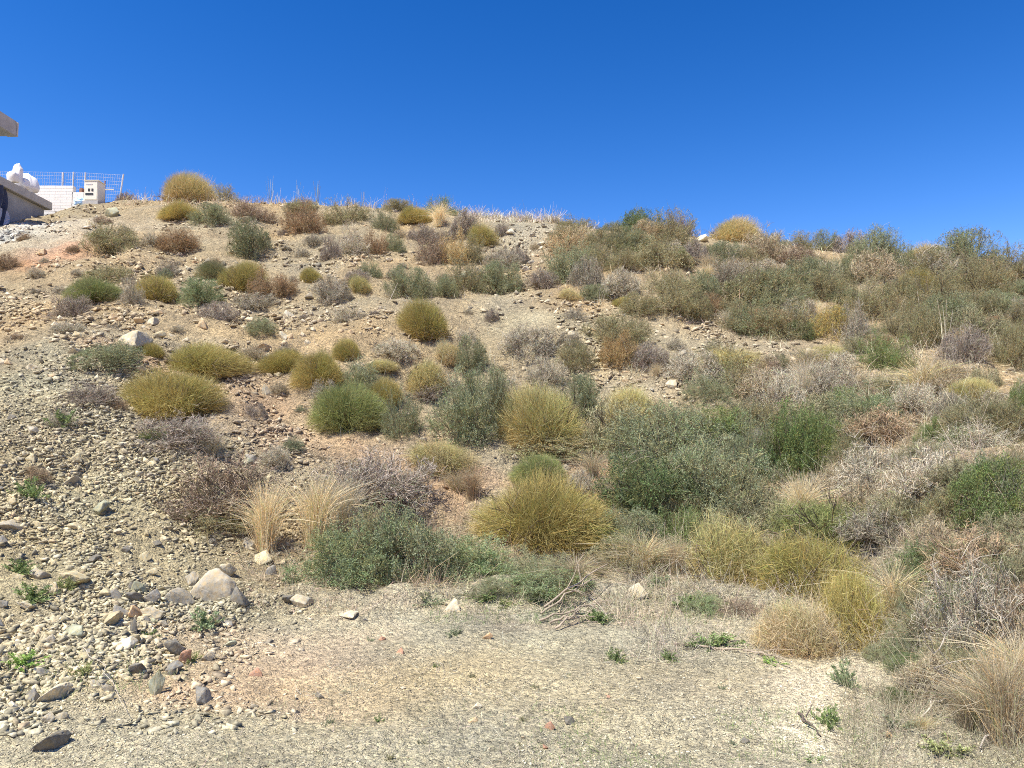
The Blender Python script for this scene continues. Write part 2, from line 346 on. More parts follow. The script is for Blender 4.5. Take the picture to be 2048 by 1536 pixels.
# ---- rocks
def ico(sub):
    import bmesh
    bm = bmesh.new(); bmesh.ops.create_icosphere(bm, subdivisions=sub, radius=1)
    V = np.array([v.co[:] for v in bm.verts]); Fc = np.array([[v.index for v in f.verts] for f in bm.faces]); bm.free(); return V, Fc
ICO = {k: ico(k) for k in (1, 2, 4)}
def hull(rg, n=9, cuts=0, rough=0., pts=None):
    import bmesh
    bm = bmesh.new(); P = nrm(rg.normal(size=(n, 3)))*rg.uniform(.6, 1.15, (n, 1)) if pts is None else np.array(pts, float)
    for p in P: bm.verts.new(p)
    r = bmesh.ops.convex_hull(bm, input=bm.verts[:]); bmesh.ops.delete(bm, geom=[g for g in set(r['geom_interior']+r['geom_unused']) if isinstance(g, bmesh.types.BMVert)], context='VERTS')
    if cuts:
        bmesh.ops.dissolve_limit(bm, angle_limit=.12, verts=bm.verts[:], edges=bm.edges[:]); bmesh.ops.bevel(bm, geom=bm.edges[:], offset=.035, segments=1, affect='EDGES')
        bmesh.ops.triangulate(bm, faces=bm.faces[:])
        for _ in range(cuts):
            L = [e for e in bm.edges if e.calc_length() > .16]; bmesh.ops.subdivide_edges(bm, edges=L, cuts=1); bmesh.ops.triangulate(bm, faces=bm.faces[:])
    bmesh.ops.triangulate(bm, faces=bm.faces[:]); bm.verts.index_update()
    V = np.array([v.co[:] for v in bm.verts]); Fc = np.array([[v.index for v in f.verts] for f in bm.faces]); bm.free()
    if rough:
        d = np.zeros(len(V))
        for k in range(7): d += np.sin(V@(rg.normal(0, 2.2*1.6**k, 3))+k)*.6**k
        V = V*(1+rough*d+rg.normal(0, rough*.35, len(V)))[:, None]
    return V, Fc
ROCKS = []
def add_rock(P, Fc, sy=1):
    P = P-[0, 0, P[:, 2].min()*.6]; P[:, 2] -= .02; P /= (P[:, 0].max()-P[:, 0].min()); ROCKS.append(mesh_np('rock_mesh', P, [Fc], M_ROCK))
for k in range(14):
    rg = np.random.default_rng(100+k); P, Fc = hull(rg, int(rg.integers(9, 15)), 4, .032); add_rock(P*np.array([1, rg.uniform(.6, .9), rg.uniform(.5, .8)]), Fc)
# the tall three cornered boulder
P, Fc = hull(np.random.default_rng(5), 0, 5, .026, [(-1, -.5, -.6), (-.95, .4, -.6), (1, -.45, -.6), (.9, .5, -.6), (-.8, -.45, -.1), (-.1, -.25, .72), (.32, -.2, .84), (.1, .3, .8), (.72, -.4, .5), (1.0, -.1, .35), (.85, -.5, .0), (-.7, .4, .1), (-.55, -.5, .25)]); add_rock(P, Fc)
# ------------------------------------------------------------------ GROUND
def build_ground():
    th = np.concatenate([np.linspace(-math.pi, -.8, 60, endpoint=False), np.linspace(-.8, .8, 1000, endpoint=False), np.linspace(.8, math.pi, 60, endpoint=False)])
    r = [0.35]
    while r[-1] < 600:
        q = r[-1]; r.append(q+(.25 if q < 3 else .035 if q < 9 else .05 if q < 14 else .075 if q < 30 else q*.12))
    r = np.array(r); TH, RR = np.meshgrid(th, r, indexing='ij'); X = np.sin(TH)*RR; Y = np.cos(TH)*RR
    Z = height(X, Y); nt_, nr = X.shape
    V = np.stack([X, Y, Z], -1).reshape(-1, 3)
    i = np.arange(nt_)[:, None]; j = np.arange(nr-1)[None]; i2 = (i+1) % nt_
    Q = np.stack([(i*nr+j), (i*nr+j+1), (i2*nr+j+1), (i2*nr+j)], -1).reshape(-1, 4)
    c = len(V); V = np.vstack([V, [0, 0, float(height(np.array([0.]), np.array([.01]))[0])]])
    T = np.stack([np.full(nt_, c), np.arange(nt_)*nr, ((np.arange(nt_)+1) % nt_)*nr], -1)
    me = mesh_np('ground', V, [Q, T], M_SOIL, ground_colour(V[:, 0], V[:, 1]), smooth=True)
    o = link('ground', me); tag(o, kind='structure')
# soil colours: patches of different soil, fixed in world space   (px, py, rx, ry, colour, strength)
KH = np.array([.395, .358, .248]); TAN = np.array([.345, .277, .172]); SCR = np.array([.375, .335, .215]); RED = np.array([.44, .29, .175]); PALE = np.array([.52, .47, .34])
PATCH = [(1200, 1238, 220, 16, (.40, .31, .21), .8), (820, 1228, 230, 12, (.40, .33, .23), .6), (560, 1300, 190, 60, (.46, .36, .25), .8), (420, 1370, 120, 40, (.46, .35, .24), .75), (640, 1380, 200, 40, (.47, .365, .25), .6), (900, 1350, 200, 40, (.43, .36, .22), .4),
         (110, 1050, 330, 260, SCR, .9), (330, 1050, 160, 130, SCR, .8), (40, 780, 230, 60, SCR, .7), (110, 510, 70, 28, (.47, .27, .16), .9), (90, 460, 160, 18, (.46, .42, .33), .8), (15, 462, 70, 22, (.56, .53, .45), .9),
         (500, 800, 90, 60, RED, .55), (300, 745, 160, 25, RED, .6), (620, 890, 260, 40, RED, .5), (950, 950, 120, 40, RED, .6), (1200, 960, 60, 90, RED, .85), (870, 915, 200, 40, RED, .5),
         (1140, 520, 60, 20, RED, .6), (1240, 800, 120, 45, (.47, .38, .24), .8), (1300, 690, 200, 50, (.33, .31, .22), .7), (1120, 640, 160, 40, (.36, .32, .21), .5), (1060, 470, 90, 30, (.42, .38, .28), .6),
         (1700, 1390, 170, 60, (.62, .56, .42), .9), (1800, 1440, 130, 50, (.55, .49, .36), .7), (1560, 1270, 200, 40, (.5, .45, .32), .5), (1750, 980, 350, 200, (.27, .22, .145), .6),
         (1560, 1040, 80, 50, (.45, .34, .22), .6), (1700, 600, 400, 90, (.34, .27, .18), .6), (60, 600, 80, 60, (.37, .30, .19), .5)]
def ground_colour(x, y):
    th, u, yy = polar(x, y); f = np.interp(u, FU, FY); m = sst(f-.3, f+1.2, yy+.9*fbm(x*.7, y*.7, 77, 3))[:, None]
    c = KH*(1-m)+TAN*m; c = np.broadcast_to(c, (len(x), 3)).copy()
    wx = x+.5*fbm(x*1.2, y*1.2, 51, 4); wy = y+.9*fbm(x*1.2+9, y*1.2, 52, 4)
    for (px, py, rx, ry, col, s) in PATCH:
        gx, gy, gz = ground_at(px, py); y1 = float(depth(px, py-ry)); y0 = float(depth(px, py+ry)); Rx = rx/F*float(gy); Ry = max((y1-y0)/2, .1)
        w = np.exp(-.9*(((wx-float(gx))/Rx)**2+((wy-float(gy))/Ry)**2)**1.3)[:, None]*s
        c = c*(1-w)+np.array(col)*w
    g = (1+.22*fbm(x*1.7, y*1.7, 61, 4))[:, None]; red = fbm(x*.6, y*.6, 66, 3)[:, None]
    c = c*g*(1+red*np.array([.12, 0, -.15]))
    return np.clip(c, .02, .8)
build_ground()
# ------------------------------------------------------------------ loose gravel and rubble (stuff)
def build_stones(name, n, pyr, pxr, smin, smax, powr, dens, pal, seed, sink=.08, sub=1, label=None, planes=9, tmpl=24):
    rg = np.random.default_rng(seed)
    px = rg.uniform(pxr[0], pxr[1], n*4); py = rg.uniform(pyr[0], pyr[1], n*4); y = depth(px, py); x = uu(px, py)*y
    keep = rg.random(n*4) < dens(px, py, x, y); x = x[keep][:n]; y = y[keep][:n]; px = px[keep][:n]; py = py[keep][:n]; n = len(x)
    s = smin*(smax/smin)**(rg.random(n)**powr)*np.clip(y/9, .75, 1.8)
    if name == 'scree': s = s*np.interp(y, [5.5, 7.5, 11], [1.05, .72, .5])
    z = height(x, y)
    gc = ground_colour(x, y); pc = np.array([p[0] for p in pal])[rg.choice(len(pal), n, p=[p[1] for p in pal])]; mixf = rg.uniform(.45, 1., n)[:, None]
    c = np.clip((gc*mixf*1.1+pc*(1-mixf))*rg.uniform(.6, 1.35, n)[:, None], 0, 1)
    ti = rg.integers(0, tmpl, n); VV = []; FF = []; CC = []; off = 0
    for t in range(tmpl):
        T, Fc = hull(np.random.default_rng(seed*50+t), int(rg.integers(max(5, planes-1), planes+3))); T = T*np.array([1.1, rg.uniform(.5, .95), rg.uniform(.35, .75)]); k = np.where(ti == t)[0]; m = len(k); nv = len(T)
        a = rg.uniform(0, 2*math.pi, m)[:, None]; b = rg.normal(0, .8, m)[:, None]
        X, Yv, Z = T[:, 0], T[:, 1], T[:, 2]; Yv, Z = Yv*np.cos(b)-Z*np.sin(b), Yv*np.sin(b)+Z*np.cos(b); X, Yv = X*np.cos(a)-Yv*np.sin(a), X*np.sin(a)+Yv*np.cos(a)
        ss = s[k][:, None]/2
        VV.append(np.stack([X*ss+x[k][:, None], Yv*ss+y[k][:, None], Z*ss+z[k][:, None]+ss*sink], -1).reshape(-1, 3))
        FF.append((Fc[None]+(off+np.arange(m)*nv)[:, None, None]).reshape(-1, 3)); CC.append(np.repeat(c[k], nv, axis=0)); off += m*nv
    V = np.concatenate(VV); Fa = np.concatenate(FF); C = np.concatenate(CC)
    o = link(name, mesh_np(name, V, [Fa], M_GRAVEL, C)); tag(o, label, kind='stuff'); o['category'] = 'stones'
    return o
PAL = [((.50, .45, .29), .36), ((.40, .365, .245), .3), ((.27, .255, .20), .10), ((.6, .56, .40), .13), ((.5, .34, .2), .06), ((.16, .155, .14), .05)]
PALT = [((.5, .41, .27), .38), ((.4, .33, .23), .24), ((.62, .55, .4), .2), ((.27, .26, .22), .1), ((.5, .3, .17), .05), ((.17, .17, .15), .03)]
def el(px, py, cx, cy, rx, ry): return np.exp(-((((px-cx)/rx)**2+((py-cy)/ry)**2))**1.5)
def d_scree(px, py, x, y):
    d = np.maximum.reduce([el(px, py, 60, 1080, 420, 380), el(px, py, 330, 1180, 190, 120), el(px, py, 200, 1330, 250, 90)])
    return np.clip(d*(.7+1.9*fbm(x*1.3, y*1.3, 71, 4)), 0, 1)
def d_slope(px, py, x, y):
    f = np.interp((px-1024)/F, FU, FY); m = sst(f+.2, f+1.5, y)
    right = 1-.75*sst(1150, 1450, px)*sst(480, 560, py)*(1-el(px, py, 1330, 680, 260, 70))
    return np.clip(m*right*(.22+2.3*fbm(x*.7, y*.7, 73, 4)+.6*el(px, py, 350, 600, 480, 140)+.4*el(px, py, 1060, 480, 120, 50)), .02, 1)
def d_fore(px, py, x, y):
    f = np.interp((px-1024)/F, FU, FY); return np.clip((1-sst(f+.3, f+1.8, y))*(.45+1.2*fbm(x*1.1, y*1.1, 75, 3)), .03, 1)
build_stones('scree', 105000, (690, 1470), (-60, 620), .009, .16, 4.3, d_scree, PAL, 301, planes=6, label='loose grey green stones of the scree fan on the left')
build_stones('rubble', 100000, (398, 1130), (-150, 2200), .010, .17, 3.8, d_slope, PALT, 302, planes=6, label='tan broken stones strewn over the hillside')
build_stones('gravel', 60000, (1130, 1555), (-150, 2200), .008, .04, 3.0, d_fore, PALT+[], 303, label='fine pale gravel on the level ground in front', tmpl=12)

# ------------------------------------------------------------------ plant prototypes (meshes shared by the copies)
BROOM = [make_broom(11+k) for k in range(6)]; BROOML = [make_broom(31+k, 15000, .0052, .7) for k in range(3)]
TWIG = [make_twiggy(51+k) for k in range(6)]
LEAFY = [make_leafy(71+k, (13000, 9000, 16000)[k % 3], (.026, .034, .021)[k % 3], up=(.12, .35, .0)[(k//2) % 3]) for k in range(8)]; LEAFD = [make_leafy(91+k, 22000, .030, 36) for k in range(4)]
SPINY = [make_leafy(111+k, 9000, .035, 44, .05, .6) for k in range(3)]
GRASS = [make_grass(131+k) for k in range(4)]; GRASSW = [make_grass(141+k, 520, .9, .010, .8) for k in range(3)]
WEED = [make_weed(151+k) for k in range(4)]; STALK = [make_stalk(161+k) for k in range(3)]
# palettes (base colours)
C = dict(olive=(.45, .38, .15), yellow=(.56, .49, .245), gold=(.58, .49, .27), green=(.31, .335, .145), straw=(.70, .60, .39), pale=(.52, .475, .36), grey=(.38, .345, .265), purple=(.33, .285, .235), mauve=(.35, .275, .20),
         sage=(.28, .31, .19), dark=(.185, .235, .115), leaf=(.22, .285, .115), blue=(.28, .345, .19), stalk=(.50, .56, .56), brown=(.37, .28, .18), rust=(.43, .335, .18), orange=(.64, .535, .34), dry=(.47, .40, .27), lime=(.33, .48, .13), drab=(.315, .30, .178), white=(.55, .495, .38))
KIND = dict(B=('broom_shrub', BROOM, 'foliage', 'shrub'), L=('broom_shrub', BROOML, 'foliage', 'shrub'), T=('twiggy_shrub', TWIG, 'twigs', 'shrub'), G=('leafy_shrub', LEAFY, 'foliage', 'shrub'),
            D=('leafy_shrub', LEAFD, 'foliage', 'shrub'), O=('spiny_shrub', SPINY, 'foliage', 'shrub'), S=('grass_tuft', GRASS, None, 'grass tuft'), A=('grass_tuft', GRASSW, None, 'grass tuft'), W=('weed', WEED, None, 'weed'), K=('bare_stalk', STALK, None, 'stalk'))
pr = np.random.default_rng(5)
def plant(kind, cx, base, w, h, col, label, group=None):
    name, protos, fpart, cat = KIND[kind]
    y0 = float(depth(cx, base)); u = float(uu(cx, base)); f = float(np.interp(u, FU, FY))
    ratio = min((.5*f+1.6)/y0, .8); thin = kind in 'SAK'
    cy = base-(.10 if thin else .36)*w*ratio
    x, y, z = [float(q) for q in ground_at(cx, cy)]
    hz = h-(0 if thin else .22*w*ratio); hz = max(hz, .45*h)
    wr = w/F*y; hr = hz/F*y*1.05
    if kind in 'GDTO': wr *= 1.03; hr *= .86
    if kind in 'BL': wr *= .97; hr *= .80 if kind == 'B' else .92 if base > 1000 else .84
    if kind == 'K': hr *= 1.35
    if kind == 'W': wr *= 1.4; hr *= 1.2
    sx = wr/2*pr.uniform(.97, 1.05); sy = wr/2*pr.uniform(.85, 1.0)
    if thin: sx = sy = max(wr*.8, hr*.5) if kind != 'A' else wr*.6
    rx = 0. if thin or kind == 'W' else R(13)*min(1, max(0, (y-f)/2)); rz = pr.uniform(0, 6.28)
    if base < np.interp(cx, [300, 900, 1100, 1400, 1700, 2048], [412, 440, 456, 496, 522, 566]) and not thin: hr *= 1.08
    c = np.array(C[col] if isinstance(col, str) else col)*pr.uniform(.88, 1.12)
    me = protos[pr.integers(0, len(protos))]
    def one(nm, m, par=None, cc=c):
        o = link(nm, m, par); o.color = (*np.clip(cc, 0, 1), 1); return o
    if fpart:
        root = bpy.data.objects.new(name, None); COL.objects.link(root); root.empty_display_size = .1
        one(fpart, me[0], root); one('stem', me[1], root, np.array([.20, .16, .115])*(1.3 if kind == 'T' else 1)*pr.uniform(.8, 1.2))
    else: root = one(name, me, None, c*(1.18 if kind == 'S' else 1))
    if thin or kind == 'W': root.scale = (sx, sy, hr)
    else: root.scale = (sx, sy, hr)
    root.rotation_mode = 'ZYX'; root.rotation_euler = (rx, 0, rz)      # spin first, then lean with the slope
    root.location = (x, y, z-.02)
    tag(root, label, cat, group); return root
def bare(px, py):      # stretches of open gravel without plants
    e = 0
    for cx, cy, rx, ry, sl_ in ((1290, 672, 300, 42, .16), (1270, 800, 150, 38, .12), (1640, 700, 60, 20, .1), (1760, 660, 60, 18, 0), (2000, 760, 40, 40, .3), (1600, 1030, 60, 30, 0), (1120, 650, 120, 30, 0)):
        dx = px-cx; e = e+((dx/rx)**2+((py-cy-dx*sl_)/ry)**2 < 1)
    return e > 0
